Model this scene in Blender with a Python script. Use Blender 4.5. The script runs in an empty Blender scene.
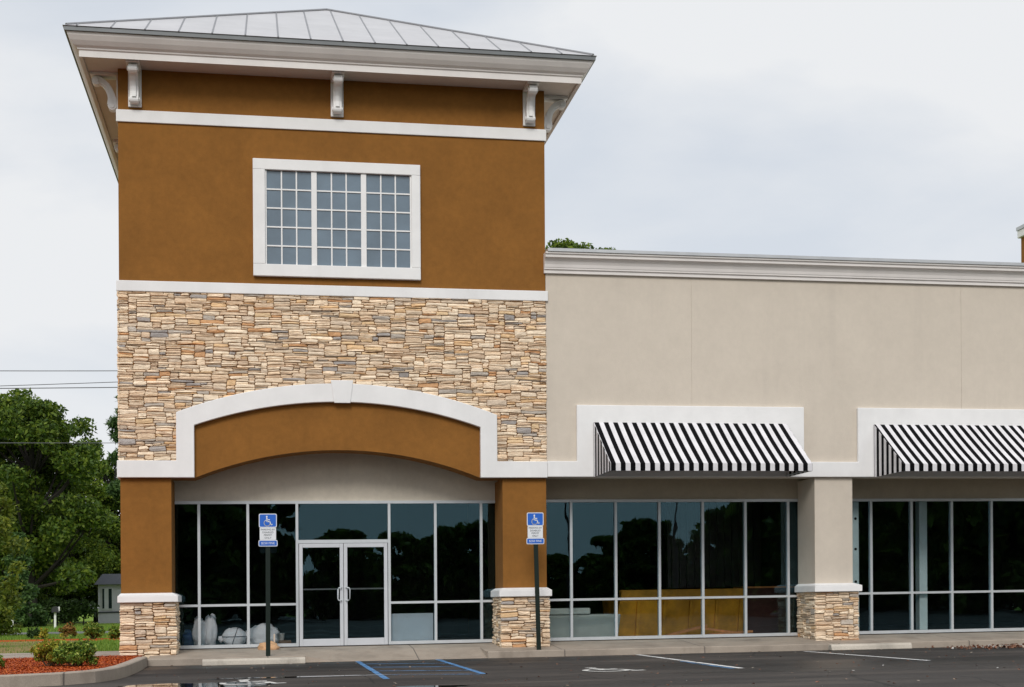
import bpy, bmesh, math, random
from mathutils import Vector, Matrix, noise as mnoise
R = math.radians
scene = bpy.context.scene
col = scene.collection
rnd = random.Random(7)

# The whole site is graded: it climbs gently towards the right (about 1 cm per metre).
GRADE = 0.0105
Y0 = 28.0            # front plane of the tower and of the wing
YS = 29.0            # storefront plane
ZW = -0.95           # sidewalk level (eye height is z = 0)
ZA = -1.125           # asphalt level


def grade(x):
    return GRADE * max(-60.0, min(60.0, x))


# ------------------------------------------------------------------ materials
def srgb(r, g, b):
    f = lambda c: (c / 255 / 12.92) if c / 255 <= 0.04045 else ((c / 255 + 0.055) / 1.055) ** 2.4
    return (f(r), f(g), f(b), 1.0)


class NT:
    """small helper round a node tree"""
    def __init__(self, m):
        m.use_nodes = True
        self.t = m.node_tree
        self.n = self.t.nodes
        self.l = self.t.links
        self.n.clear()
        self.out = self.n.new('ShaderNodeOutputMaterial')

    def new(self, kind, **kw):
        nd = self.n.new(kind)
        for k, v in kw.items():
            if k.startswith('i_'):
                nd.inputs[k[2:].replace('_', ' ')].default_value = v
            else:
                setattr(nd, k, v)
        return nd

    def link(self, a, b):
        self.l.new(a, b)

    def noise(self, vec, scale, detail=4, rough=0.55, sc3=None):
        if sc3:
            mp = self.new('ShaderNodeMapping')
            mp.inputs['Scale'].default_value = sc3
            self.link(vec, mp.inputs['Vector'])
            vec = mp.outputs[0]
        nd = self.new('ShaderNodeTexNoise')
        nd.inputs['Scale'].default_value = scale
        nd.inputs['Detail'].default_value = detail
        nd.inputs['Roughness'].default_value = rough
        self.link(vec, nd.inputs['Vector'])
        return nd.outputs['Fac']

    def ramp(self, fac, stops, interp='LINEAR'):
        nd = self.new('ShaderNodeValToRGB')
        cr = nd.color_ramp
        cr.interpolation = interp
        while len(cr.elements) < len(stops):
            cr.elements.new(0.5)
        for e, (p, c) in zip(cr.elements, stops):
            e.position = p
            e.color = c if len(c) == 4 else (*c, 1)
        self.link(fac, nd.inputs['Fac'])
        return nd.outputs['Color']

    def mix(self, fac, a, b, blend='MIX'):
        nd = self.new('ShaderNodeMix', data_type='RGBA', blend_type=blend)
        for sock, v in ((nd.inputs[0], fac), (nd.inputs[6], a), (nd.inputs[7], b)):
            if isinstance(v, (int, float)):
                sock.default_value = v
            elif isinstance(v, tuple):
                sock.default_value = v
            else:
                self.link(v, sock)
        return nd.outputs[2]

    def math(self, op, a, b=None, clamp=False):
        nd = self.new('ShaderNodeMath', operation=op)
        nd.use_clamp = clamp
        for i, v in enumerate((a, b)):
            if v is None:
                continue
            if isinstance(v, (int, float)):
                nd.inputs[i].default_value = v
            else:
                self.link(v, nd.inputs[i])
        return nd.outputs[0]

    def bump(self, h, strength, dist=0.02):
        nd = self.new('ShaderNodeBump')
        nd.inputs['Strength'].default_value = strength
        nd.inputs['Distance'].default_value = dist
        self.link(h, nd.inputs['Height'])
        return nd.outputs[0]


def c4(c, k=1.0):
    return (c[0] * k, c[1] * k, c[2] * k, 1.0)


def world_pos(t):
    return t.new('ShaderNodeNewGeometry').outputs['Position']


def basic(name, c, rough=0.6, metallic=0.0, var=0.10, scale=3.0, bump=0.0, bscale=60.0, spec=0.5, stain=0.0):
    m = bpy.data.materials.new(name)
    t = NT(m)
    pos = world_pos(t)
    b = t.new('ShaderNodeBsdfPrincipled')
    b.inputs['Metallic'].default_value = metallic
    b.inputs['Specular IOR Level'].default_value = spec
    f = t.noise(pos, scale, 5, 0.6)
    colr = t.ramp(f, [(0.3, c4(c, 1 - var)), (0.7, c4(c, 1 + var))])
    if stain > 0:
        g = t.noise(pos, 0.8, 6, 0.65, (1.0, 1.0, 0.22))
        g = t.ramp(g, [(0.45, (0, 0, 0)), (0.75, (1, 1, 1))])
        colr = t.mix(t.math('MULTIPLY', g, stain), colr, c4(c, 0.6))
    t.link(colr, b.inputs['Base Color'])
    r = t.math('ADD', t.math('MULTIPLY', t.noise(pos, scale * 2.3, 3), 0.16), rough - 0.08, True)
    t.link(r, b.inputs['Roughness'])
    if bump > 0:
        t.link(t.bump(t.noise(pos, bscale, 3, 0.7), bump, 0.01), b.inputs['Normal'])
    t.link(b.outputs[0], t.out.inputs[0])
    return m


def stucco(name, c, k=1.0):
    m = bpy.data.materials.new(name)
    t = NT(m)
    pos = world_pos(t)
    b = t.new('ShaderNodeBsdfPrincipled')
    b.inputs['Roughness'].default_value = 0.9
    b.inputs['Specular IOR Level'].default_value = 0.25
    f = t.noise(pos, 1.3, 6, 0.65)
    colr = t.ramp(f, [(0.28, c4(c, 1 - .08 * k)), (0.72, c4(c, 1 + .07 * k))])
    g = t.ramp(t.noise(pos, 7.0, 4, 0.7), [(0.35, (1 - .05 * k,) * 3), (0.7, (1 + .04 * k,) * 3)])
    colr = t.mix(1.0, colr, g, 'MULTIPLY')
    streak = t.ramp(t.noise(pos, 1.0, 5, 0.6, (2.2, 2.2, 0.16)), [(0.52, (1, 1, 1)), (0.8, (0.92, 0.92, 0.925))])
    colr = t.mix(1.0, colr, streak, 'MULTIPLY')
    t.link(colr, b.inputs['Base Color'])
    h = t.noise(pos, 45, 4, 0.75)
    h2 = t.noise(pos, 2.4, 3, 0.5)
    hh = t.math('ADD', h, t.math('MULTIPLY', h2, 1.5))
    t.link(t.bump(hh, 0.35, 0.012), b.inputs['Normal'])
    t.link(b.outputs[0], t.out.inputs[0])
    return m


def stone_mat():
    m = bpy.data.materials.new('ledgestone')
    t = NT(m)
    geo = t.new('ShaderNodeNewGeometry')
    pos = geo.outputs['Position']
    rpi = geo.outputs['Random Per Island']
    S = srgb
    colr = t.ramp(rpi, [
        (0.00, S(232, 207, 178)), (0.12, S(222, 194, 162)), (0.24, S(238, 218, 192)), (0.36, S(214, 186, 156)),
        (0.47, S(229, 205, 176)), (0.56, S(222, 184, 136)), (0.605, S(208, 156, 104)), (0.64, S(182, 172, 162)),
        (0.68, S(227, 207, 182)), (0.78, S(208, 188, 166)), (0.85, S(164, 158, 156)), (0.88, S(236, 216, 190)),
        (0.94, S(216, 192, 164)), (0.98, S(222, 190, 146))], 'CONSTANT')
    wn = t.new('ShaderNodeTexWhiteNoise', noise_dimensions='1D')
    t.link(rpi, wn.inputs['W'])
    br = t.ramp(wn.outputs['Value'], [(0.0, (0.91, 0.905, 0.88)), (1.0, (1.15, 1.15, 1.11))])
    colr = t.mix(1.0, colr, br, 'MULTIPLY')
    mott = t.ramp(t.noise(pos, 9.0, 6, 0.7, (1, 1, 1.8)), [(0.3, (0.80, 0.77, 0.74)), (0.6, (1.08, 1.07, 1.06))])
    colr = t.mix(1.0, colr, mott, 'MULTIPLY')
    rust = t.ramp(t.noise(pos, 4.0, 4, 0.6), [(0.6, (0, 0, 0)), (0.78, (1, 1, 1))])
    colr = t.mix(t.math('MULTIPLY', rust, 0.35), colr, S(170, 112, 66))
    hs = t.new('ShaderNodeHueSaturation')
    hs.inputs['Saturation'].default_value = 0.90
    hs.inputs['Value'].default_value = 1.07
    t.link(colr, hs.inputs['Color'])
    colr = hs.outputs[0]
    b = t.new('ShaderNodeBsdfPrincipled')
    b.inputs['Roughness'].default_value = 0.88
    b.inputs['Specular IOR Level'].default_value = 0.3
    t.link(colr, b.inputs['Base Color'])
    t.link(t.bump(t.noise(pos, 22, 6, 0.7, (1, 1, 1.6)), 0.75, 0.03), b.inputs['Normal'])
    t.link(b.outputs[0], t.out.inputs[0])
    return m


def glass_mat(name='window_glass', tint=(0.96, 0.965, 0.965, 1), gain=1.02):
    m = bpy.data.materials.new(name)
    t = NT(m)
    pos = world_pos(t)
    tr = t.new('ShaderNodeBsdfTransparent')
    tr.inputs['Color'].default_value = tint
    gl = t.new('ShaderNodeBsdfGlossy')
    gl.inputs['Roughness'].default_value = 0.0
    gl.inputs['Color'].default_value = (0.46, 0.84, 0.98, 1)
    bp = t.bump(t.noise(pos, 0.9, 2, 0.5), 0.10, 0.02)
    t.link(bp, gl.inputs['Normal'])
    fr = t.new('ShaderNodeFresnel')
    fr.inputs['IOR'].default_value = 1.5
    mx = t.new('ShaderNodeMixShader')
    t.link(t.math('MULTIPLY', fr.outputs[0], gain, True), mx.inputs[0])
    t.link(tr.outputs[0], mx.inputs[1])
    t.link(gl.outputs[0], mx.inputs[2])
    t.link(mx.outputs[0], t.out.inputs[0])
    return m


def asphalt_mat():
    m = bpy.data.materials.new('wet_asphalt')
    t = NT(m)
    pos = world_pos(t)
    b = t.new('ShaderNodeBsdfPrincipled')
    big = t.noise(pos, 0.22, 6, 0.6, (0.55, 1.0, 1))
    fine = t.noise(pos, 38, 3, 0.7)
    wet = t.ramp(t.noise(pos, 0.20, 5, 0.55, (0.35, 1.3, 1)), [(0.44, (0, 0, 0)), (0.60, (1, 1, 1))])
    c = t.ramp(big, [(0.3, (0.030, 0.026, 0.0235)), (0.7, (0.058, 0.051, 0.046))])
    c = t.mix(1.0, c, t.ramp(fine, [(0.3, (0.75, 0.75, 0.75)), (0.7, (1.25, 1.25, 1.25))]), 'MULTIPLY')
    streak = t.ramp(t.noise(pos, 1.0, 6, 0.6, (0.22, 1.1, 1)), [(0.36, (0.68, 0.68, 0.68)), (0.5, (1, 1, 1)), (0.66, (1.75, 1.7, 1.62))])  # tone streaks; the pale bands paint wet sheen into the colour
    c = t.mix(1.0, c, streak, 'MULTIPLY')
    vor = t.new('ShaderNodeTexVoronoi', feature='DISTANCE_TO_EDGE')
    vor.inputs['Scale'].default_value = 0.42
    wv = t.new('ShaderNodeMix', data_type='VECTOR')
    wv.inputs[0].default_value = 0.12
    nzv = t.new('ShaderNodeTexNoise')
    nzv.inputs['Scale'].default_value = 1.6
    nzv.inputs['Detail'].default_value = 5
    t.link(pos, nzv.inputs['Vector'])
    t.link(pos, wv.inputs[4])
    t.link(nzv.outputs['Color'], wv.inputs[5])
    t.link(wv.outputs[1], vor.inputs['Vector'])
    crack = t.math('LESS_THAN', vor.outputs['Distance'], 0.006)
    c = t.mix(t.math('MULTIPLY', crack, 0.7), c, (0.008, 0.008, 0.008, 1))
    c = t.mix(t.math('MULTIPLY', wet, 0.5), c, (0.018, 0.016, 0.015, 1))
    t.link(c, b.inputs['Base Color'])
    r = t.ramp(wet, [(0, (0.85, 0.85, 0.85)), (1, (0.42, 0.42, 0.42))])
    t.link(r, b.inputs['Roughness'])
    b.inputs['Specular IOR Level'].default_value = 0.25
    t.link(t.bump(fine, 0.5, 0.006), b.inputs['Normal'])
    t.link(b.outputs[0], t.out.inputs[0])
    return m


def concrete_mat(name, c, joint=1.5):
    m = bpy.data.materials.new(name)
    t = NT(m)
    pos = world_pos(t)
    b = t.new('ShaderNodeBsdfPrincipled')
    f = t.noise(pos, 1.1, 7, 0.65)
    colr = t.ramp(f, [(0.28, c4(c, 0.66)), (0.5, c4(c, 0.95)), (0.72, c4(c, 1.14))])
    fine = t.noise(pos, 60, 3, 0.7)
    colr = t.mix(1.0, colr, t.ramp(fine, [(0.3, (0.85, 0.85, 0.85)), (0.7, (1.12, 1.12, 1.12))]), 'MULTIPLY')
    st = t.ramp(t.noise(pos, 0.9, 5, 0.6, (1.5, 1, 1)), [(0.55, (0, 0, 0)), (0.72, (1, 1, 1))])
    colr = t.mix(t.math('MULTIPLY', st, 0.5), colr, (0.13, 0.10, 0.075, 1))
    if joint:
        sx = t.new('ShaderNodeSeparateXYZ')
        t.link(pos, sx.inputs[0])
        fx = t.math('PINGPONG', sx.outputs[0], joint)
        j = t.math('LESS_THAN', fx, 0.012)
        colr = t.mix(t.math('MULTIPLY', j, 0.75), colr, (0.06, 0.05, 0.045, 1))
    t.link(colr, b.inputs['Base Color'])
    b.inputs['Roughness'].default_value = 0.8
    t.link(t.bump(fine, 0.35, 0.006), b.inputs['Normal'])
    t.link(b.outputs[0], t.out.inputs[0])
    return m


def paint_mat(name, c, wear=0.5, scale=5.0):
    """road paint worn through to the asphalt: worn spots are see-through"""
    m = bpy.data.materials.new(name)
    t = NT(m)
    pos = world_pos(t)
    b = t.new('ShaderNodeBsdfPrincipled')
    b.inputs['Base Color'].default_value = c
    b.inputs['Roughness'].default_value = 0.6
    tr = t.new('ShaderNodeBsdfTransparent')
    mx = t.new('ShaderNodeMixShader')
    f = t.noise(pos, scale, 6, 0.7)
    f = t.ramp(f, [(wear - 0.12, (0, 0, 0)), (wear + 0.06, (1, 1, 1))])
    t.link(f, mx.inputs[0])
    t.link(tr.outputs[0], mx.inputs[1])
    t.link(b.outputs[0], mx.inputs[2])
    t.link(mx.outputs[0], t.out.inputs[0])
    return m


def stripe_mat(name, axis, period, phase):
    m = bpy.data.materials.new(name)
    t = NT(m)
    geo = world_pos(t)
    sx = t.new('ShaderNodeSeparateXYZ')
    t.link(geo, sx.inputs[0])
    v = t.math('FRACT', t.math('ADD', t.math('DIVIDE', sx.outputs[axis], period), phase))
    k = t.math('LESS_THAN', v, 0.50)
    dirt = t.noise(geo, 3.0, 5, 0.6)
    wh = t.ramp(dirt, [(0.3, (0.60, 0.585, 0.60)), (0.7, (0.72, 0.705, 0.72))])
    c = t.mix(k, wh, (0.004, 0.004, 0.005, 1))
    b = t.new('ShaderNodeBsdfPrincipled')
    b.inputs['Roughness'].default_value = 0.9
    b.inputs['Specular IOR Level'].default_value = 0.08
    t.link(c, b.inputs['Base Color'])
    t.link(t.bump(t.noise(geo, 5.0, 3), 0.12, 0.03), b.inputs['Normal'])
    t.link(b.outputs[0], t.out.inputs[0])
    return m


def leaf_mat(name, stops, trans=0.25):
    m = bpy.data.materials.new(name)
    t = NT(m)
    geo = t.new('ShaderNodeNewGeometry')
    c = t.ramp(geo.outputs['Random Per Island'], stops)
    oi = t.new('ShaderNodeObjectInfo')
    v = t.ramp(oi.outputs['Random'], [(0, (0.82, 0.85, 0.85)), (1, (1.15, 1.12, 1.0))])
    c = t.mix(1.0, c, v, 'MULTIPLY')
    d = t.new('ShaderNodeBsdfPrincipled')
    d.inputs['Roughness'].default_value = 0.6
    d.inputs['Specular IOR Level'].default_value = 0.25
    t.link(c, d.inputs['Base Color'])
    tl = t.new('ShaderNodeBsdfTranslucent')
    t.link(c, tl.inputs['Color'])
    mx = t.new('ShaderNodeMixShader')
    mx.inputs[0].default_value = trans
    t.link(d.outputs[0], mx.inputs[1])
    t.link(tl.outputs[0], mx.inputs[2])
    t.link(mx.outputs[0], t.out.inputs[0])
    return m


def ground_mat(name, ca, cb, cc, scale=1.0):
    m = bpy.data.materials.new(name)
    t = NT(m)
    pos = world_pos(t)
    b = t.new('ShaderNodeBsdfPrincipled')
    b.inputs['Roughness'].default_value = 0.95
    b.inputs['Specular IOR Level'].default_value = 0.1
    f = t.noise(pos, 0.25 * scale, 6, 0.65)
    c = t.ramp(f, [(0.32, ca), (0.5, cb), (0.68, cc)])
    fine = t.noise(pos, 14 * scale, 4, 0.75)
    c = t.mix(1.0, c, t.ramp(fine, [(0.3, (0.6, 0.6, 0.6)), (0.7, (1.35, 1.35, 1.35))]), 'MULTIPLY')
    t.link(c, b.inputs['Base Color'])
    t.link(t.bump(fine, 0.8, 0.05), b.inputs['Normal'])
    t.link(b.outputs[0], t.out.inputs[0])
    return m


M = {}
M['brown'] = stucco('brown_stucco', (0.245, 0.105, 0.0215), 1.6)
M['beige'] = stucco('beige_stucco', (0.605, 0.535, 0.450), 0.55)
M['bulk'] = stucco('grey_beige_stucco', (0.64, 0.58, 0.48))
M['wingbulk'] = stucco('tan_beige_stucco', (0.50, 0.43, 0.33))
M['white'] = basic('white_trim', (0.80, 0.79, 0.78), 0.75, var=0.04, scale=2.0, bump=0.12, bscale=70, stain=0.24, spec=0.3)
M['offwhite'] = basic('fascia_paint', (0.73, 0.69, 0.66), 0.6, var=0.05, scale=2.0, stain=0.15, spec=0.3)
M['soffit'] = basic('soffit_paint', (0.60, 0.54, 0.48), 0.7, var=0.05, scale=2.0, spec=0.3)
M['roof'] = basic('roof_metal', (0.45, 0.44, 0.445), 0.42, metallic=0.25, var=0.07, scale=1.2, stain=0.2)
M['seam'] = basic('roof_seam_metal', (0.22, 0.22, 0.23), 0.45, metallic=0.3, var=0.06)
M['drip'] = basic('drip_edge_metal', (0.17, 0.18, 0.185), 0.45, metallic=0.3, var=0.08)
M['coping'] = basic('coping_metal', (0.50, 0.51, 0.52), 0.4, metallic=0.4, var=0.08)
M['alu'] = basic('aluminium_frame', (0.58, 0.61, 0.63), 0.42, metallic=0.35, var=0.05, scale=4)
M['stone'] = stone_mat()
M['glass'] = glass_mat()
M['upglass'] = basic('spandrel_glass', (0.125, 0.172, 0.215), 0.06, var=0.22, scale=0.9, spec=0.9)
M['asphalt'] = asphalt_mat()
M['concrete'] = concrete_mat('sidewalk_concrete', (0.36, 0.295, 0.235), 1.5)
M['kerb'] = concrete_mat('kerb_concrete', (0.34, 0.285, 0.23), 1.5)
M['bumper'] = concrete_mat('wheel_stop_concrete', (0.50, 0.45, 0.38), 0)
M['bluepaint'] = paint_mat('blue_road_paint', (0.085, 0.23, 0.46, 1), 0.45, 4.5)
M['bluefaint'] = paint_mat('worn_blue_road_paint', (0.08, 0.20, 0.38, 1), 0.48, 2.4)
M['whitepaint'] = paint_mat('white_road_paint', (0.68, 0.68, 0.67, 1), 0.40, 4.0)
M['whiteworn'] = paint_mat('worn_white_road_paint', (0.62, 0.61, 0.58, 1), 0.46, 4.0)
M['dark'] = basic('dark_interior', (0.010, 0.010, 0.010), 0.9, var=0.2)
M['floor_in'] = basic('bare_slab', (0.04, 0.036, 0.032), 0.7, var=0.3, scale=1.0)
M['postgreen'] = basic('dark_green_post', (0.006, 0.014, 0.010), 0.6, spec=0.25, var=0.1)
M['signblue'] = basic('sign_blue', (0.012, 0.115, 0.52), 0.4, var=0.04)
M['signwhite'] = basic('sign_white', (0.72, 0.74, 0.76), 0.45, var=0.04)
M['signink'] = basic('sign_ink', (0.03, 0.04, 0.06), 0.5, var=0.02)
M['paneblue'] = basic('pale_board', (0.52, 0.58, 0.62), 0.7, var=0.06)
M['sack'] = basic('white_woven_sack', (0.88, 0.86, 0.87), 0.8, var=0.06, scale=6, bump=0.7, bscale=11)
M['bluebag'] = basic('blue_plastic', (0.02, 0.06, 0.22), 0.5, var=0.2, scale=5)
M['teal'] = basic('teal_sheet', (0.16, 0.30, 0.30), 0.3, var=0.1)
M['tan'] = basic('tan_sand', (0.55, 0.33, 0.18), 0.95, var=0.25, scale=9, bump=0.6, bscale=40)
M['wood'] = basic('raw_wood', (0.66, 0.28, 0.09), 0.8, var=0.25, scale=6)
M['palewood'] = basic('pale_wood', (0.60, 0.50, 0.40), 0.8, var=0.2, scale=6)
M['box'] = basic('brown_cardboard', (0.22, 0.12, 0.06), 0.8, var=0.15)
M['bucketwhite'] = basic('white_plastic', (0.7, 0.68, 0.62), 0.5, var=0.05)
M['tank'] = basic('pale_green_plastic', (0.55, 0.62, 0.57), 0.5, var=0.12, scale=2)
M['yellow'] = basic('worn_yellow_paint', (0.66, 0.33, 0.018), 0.6, var=0.45, scale=2.0, stain=0.9)
M['redbrown'] = basic('red_brown_laminate', (0.05, 0.014, 0.008), 0.6, var=0.2)
M['corr'] = basic('dark_corrugated_metal', (0.045, 0.045, 0.045), 0.5, metallic=0.4, var=0.1)
M['steel'] = basic('pale_green_steel', (0.62, 0.72, 0.70), 0.5, var=0.08)
M['bark'] = basic('bark', (0.016, 0.013, 0.010), 0.95, var=0.35, scale=5, bump=0.8, bscale=14)
M['stem'] = basic('shrub_stem', (0.07, 0.05, 0.03), 0.9, var=0.3)
M['mulch'] = ground_mat('red_mulch', (0.28, 0.046, 0.008, 1), (0.38, 0.070, 0.010, 1), (0.45, 0.10, 0.015, 1), 2.0)
M['chip'] = leaf_mat('mulch_chips', [(0, (0.18, 0.030, 0.007)), (0.5, (0.39, 0.070, 0.011)), (1, (0.52, 0.13, 0.024))], 0.0)
M['grass'] = ground_mat('lawn', (0.095, 0.165, 0.018, 1), (0.145, 0.225, 0.025, 1), (0.18, 0.25, 0.035, 1), 1.0)
M['drygrass'] = ground_mat('dry_lawn', (0.10, 0.13, 0.03, 1), (0.24, 0.18, 0.075, 1), (0.33, 0.23, 0.11, 1), 1.2)
M['road'] = basic('pale_asphalt', (0.12, 0.12, 0.12), 0.9, var=0.15)
M['grassblade'] = leaf_mat('grass_blades', [(0, (0.075, 0.165, 0.021)), (1, (0.225, 0.315, 0.053))], 0.3)
M['leafdark'] = leaf_mat('oak_leaves', [(0, (0.030, 0.062, 0.008)), (0.5, (0.081, 0.141, 0.015)), (1, (0.185, 0.241, 0.025))])
M['leafmid'] = leaf_mat('light_leaves', [(0, (0.065, 0.100, 0.011)), (0.5, (0.135, 0.182, 0.016)), (1, (0.234, 0.257, 0.035))])
M['needle'] = leaf_mat('pine_needles', [(0, (0.025, 0.063, 0.020)), (1, (0.091, 0.161, 0.042))])
M['hedge'] = leaf_mat('hedge_leaves', [(0, (0.016, 0.036, 0.009)), (1, (0.058, 0.104, 0.023))])
M['shrubyellow'] = leaf_mat('yellow_green_leaves', [(0, (0.091, 0.124, 0.013)), (0.45, (0.273, 0.299, 0.031)), (0.85, (0.546, 0.494, 0.065)), (1, (0.546, 0.221, 0.065))])
M['shrubgreen'] = leaf_mat('mid_green_leaves', [(0, (0.041, 0.088, 0.014)), (0.55, (0.128, 0.216, 0.024)), (0.9, (0.297, 0.378, 0.054)), (1, (0.600, 0.600, 0.189))])
M['shrubred'] = leaf_mat('red_tinged_leaves', [(0, (0.065, 0.091, 0.016)), (0.5, (0.221, 0.156, 0.039)), (1, (0.416, 0.169, 0.065))])
M['siding'] = basic('grey_siding', (0.52, 0.52, 0.56), 0.7, var=0.06)
M['darkroof'] = basic('dark_shingles', (0.055, 0.060, 0.070), 0.85, var=0.15)
M['trimwhite'] = basic('house_trim', (0.55, 0.57, 0.58), 0.6, var=0.05)
M['houseglass'] = basic('house_glass', (0.02, 0.035, 0.035), 0.1, var=0.1)
M['mailwhite'] = basic('white_post_paint', (0.72, 0.72, 0.70), 0.6, var=0.05)
M['mailblack'] = basic('black_mailbox_paint', (0.02, 0.02, 0.022), 0.4, var=0.05)
M['wire'] = basic('cable', (0.10, 0.10, 0.11), 0.6, var=0.05)
M['lamp'] = basic('lamp_pole_bronze', (0.03, 0.028, 0.025), 0.5, metallic=0.4, var=0.05)
M['debris'] = leaf_mat('rubble_bits', [(0, (0.16, 0.055, 0.03)), (0.6, (0.28, 0.12, 0.07)), (0.9, (0.42, 0.36, 0.30)), (1, (0.7, 0.68, 0.66))], 0.0)


def puddle_mat():
    m = bpy.data.materials.new('puddle_water')
    t = NT(m)
    pos = world_pos(t)
    b = t.new('ShaderNodeBsdfPrincipled')
    b.inputs['Base Color'].default_value = (0.022, 0.020, 0.019, 1)
    b.inputs['Roughness'].default_value = 0.02
    b.inputs['IOR'].default_value = 1.33
    t.link(t.bump(t.noise(pos, 5, 2), 0.02, 0.01), b.inputs['Normal'])
    t.link(b.outputs[0], t.out.inputs[0])
    return m


M['puddle'] = puddle_mat()


# ------------------------------------------------------------------ mesh helper
class MB:
    def __init__(self):
        self.v = []
        self.f = []

    def add(self, vs, fs):
        o = len(self.v)
        self.v += [tuple(p) for p in vs]
        self.f += [tuple(i + o for i in f) for f in fs]
        return self

    def box(self, x0, x1, y0, y1, z0, z1):
        vs = [(x0, y0, z0), (x1, y0, z0), (x1, y1, z0), (x0, y1, z0), (x0, y0, z1), (x1, y0, z1), (x1, y1, z1), (x0, y1, z1)]
        return self.add(vs, [(0, 3, 2, 1), (4, 5, 6, 7), (0, 1, 5, 4), (1, 2, 6, 5), (2, 3, 7, 6), (3, 0, 4, 7)])

    def prism(self, poly, a0, a1, plane='XZ'):
        """poly extruded along the third axis from a0 to a1"""
        n = len(poly)
        if plane == 'XZ':
            mk = lambda p, a: (p[0], a, p[1])
        elif plane == 'YZ':
            mk = lambda p, a: (a, p[0], p[1])
        else:
            mk = lambda p, a: (p[0], p[1], a)
        vs = [mk(p, a0) for p in poly] + [mk(p, a1) for p in poly]
        fs = [tuple(range(n)), tuple(range(2 * n - 1, n - 1, -1))]
        for i in range(n):
            j = (i + 1) % n
            fs.append((i, i + n, j + n, j))
        return self.add(vs, fs)

    def tube(self, pts, r, n=8, caps=True):
        rs = r if isinstance(r, (list, tuple)) else [r] * len(pts)
        pts = [Vector(p) for p in pts]
        rings = []
        for i, p in enumerate(pts):
            d = (pts[min(i + 1, len(pts) - 1)] - pts[max(i - 1, 0)])
            d = d.normalized() if d.length > 1e-9 else Vector((0, 0, 1))
            up = Vector((0, 0, 1)) if abs(d.z) < 0.95 else Vector((1, 0, 0))
            a = d.cross(up).normalized()
            b = a.cross(d).normalized()
            rings.append([p + (a * math.cos(2 * math.pi * k / n) + b * math.sin(2 * math.pi * k / n)) * rs[i] for k in range(n)])
        vs = [q for rg in rings for q in rg]
        fs = []
        for i in range(len(pts) - 1):
            for k in range(n):
                k2 = (k + 1) % n
                fs.append((i * n + k, i * n + k2, (i + 1) * n + k2, (i + 1) * n + k))
        if caps:
            fs.append(tuple(range(n - 1, -1, -1)))
            fs.append(tuple((len(pts) - 1) * n + k for k in range(n)))
        return self.add(vs, fs)

    def blob(self, c, rx, ry, rz, seed=0, amp=0.15, freq=1.2, nu=20, nv=12, flat=None):
        vs = []
        fs = []
        for j in range(nv + 1):
            th = math.pi * j / nv
            for i in range(nu):
                ph = 2 * math.pi * i / nu
                d = Vector((math.sin(th) * math.cos(ph), math.sin(th) * math.sin(ph), math.cos(th)))
                k = 1 + amp * mnoise.noise(d * freq + Vector((seed * 7.3, seed, 0)))
                k += amp * 0.6 * mnoise.noise(d * freq * 3 + Vector((seed, 3.1, 0)))
                z = c[2] + d.z * rz * k
                if flat is not None:
                    z = max(z, flat)
                vs.append((c[0] + d.x * rx * k, c[1] + d.y * ry * k, z))
        for j in range(nv):
            for i in range(nu):
                i2 = (i + 1) % nu
                fs.append((j * nu + i, (j + 1) * nu + i, (j + 1) * nu + i2, j * nu + i2))
        return self.add(vs, fs)

    def build(self, name, mat, parent=None, bevel=0.0, smooth=False, grd=True):
        off = Vector(parent.get('_base', (0, 0, 0))) if parent else Vector((0, 0, 0))
        vs = [(x - off.x, y - off.y, z + (grade(x) if grd else 0) - off.z) for x, y, z in self.v]
        me = bpy.data.meshes.new(name)
        me.from_pydata(vs, [], self.f)
        bm = bmesh.new()
        bm.from_mesh(me)
        if len(bm.faces) < 30000:
            bmesh.ops.recalc_face_normals(bm, faces=bm.faces)
        bm.to_mesh(me)
        bm.free()
        me.materials.append(mat)
        if smooth:
            me.polygons.foreach_set('use_smooth', [True] * len(me.polygons))
        o = bpy.data.objects.new(name, me)
        col.objects.link(o)
        if parent:
            o.parent = parent
        if bevel > 0:
            md = o.modifiers.new('bevel', 'BEVEL')
            md.width = bevel
            md.segments = 2
            md.limit_method = 'ANGLE'
            md.angle_limit = R(40)
            md.harden_normals = False
        return o


BASES = {}


def thing(name, label, cat, base, group=None):
    o = bpy.data.objects.new(name, None)
    col.objects.link(o)
    b = (base[0], base[1], base[2] + grade(base[0]))
    o.location = b
    o.empty_display_size = 0.2
    o['_base'] = b
    tag(o, label, cat, group)
    return o


def tag(o, label=None, cat=None, group=None, kind=None):
    if label:
        o['label'] = label
    if cat:
        o['category'] = cat
    if group:
        o['group'] = group
    if kind:
        o['kind'] = kind
    return o


def part(mb, name, mat, parent, **kw):
    """child of a thing; for a sub-part pass the part: its world base is carried along"""
    o = mb.build(name, mat, parent, **kw)
    o['_base'] = tuple(parent['_base'])
    return o


def arc(xc, half, z_spring, rise, n=40, rev=False):
    Rr = (half * half + rise * rise) / (2 * rise)
    zc = z_spring + rise - Rr
    a = math.asin(half / Rr)
    pts = []
    for i in range(n + 1):
        t = -a + 2 * a * i / n
        pts.append((xc + Rr * math.sin(t), zc + Rr * math.cos(t)))
    return pts[::-1] if rev else pts


def arc_z(x, xc, half, z_spring, rise):
    if abs(x - xc) >= half:
        return z_spring
    Rr = (half * half + rise * rise) / (2 * rise)
    return z_spring + rise - Rr + math.sqrt(Rr * Rr - (x - xc) ** 2)


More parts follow.
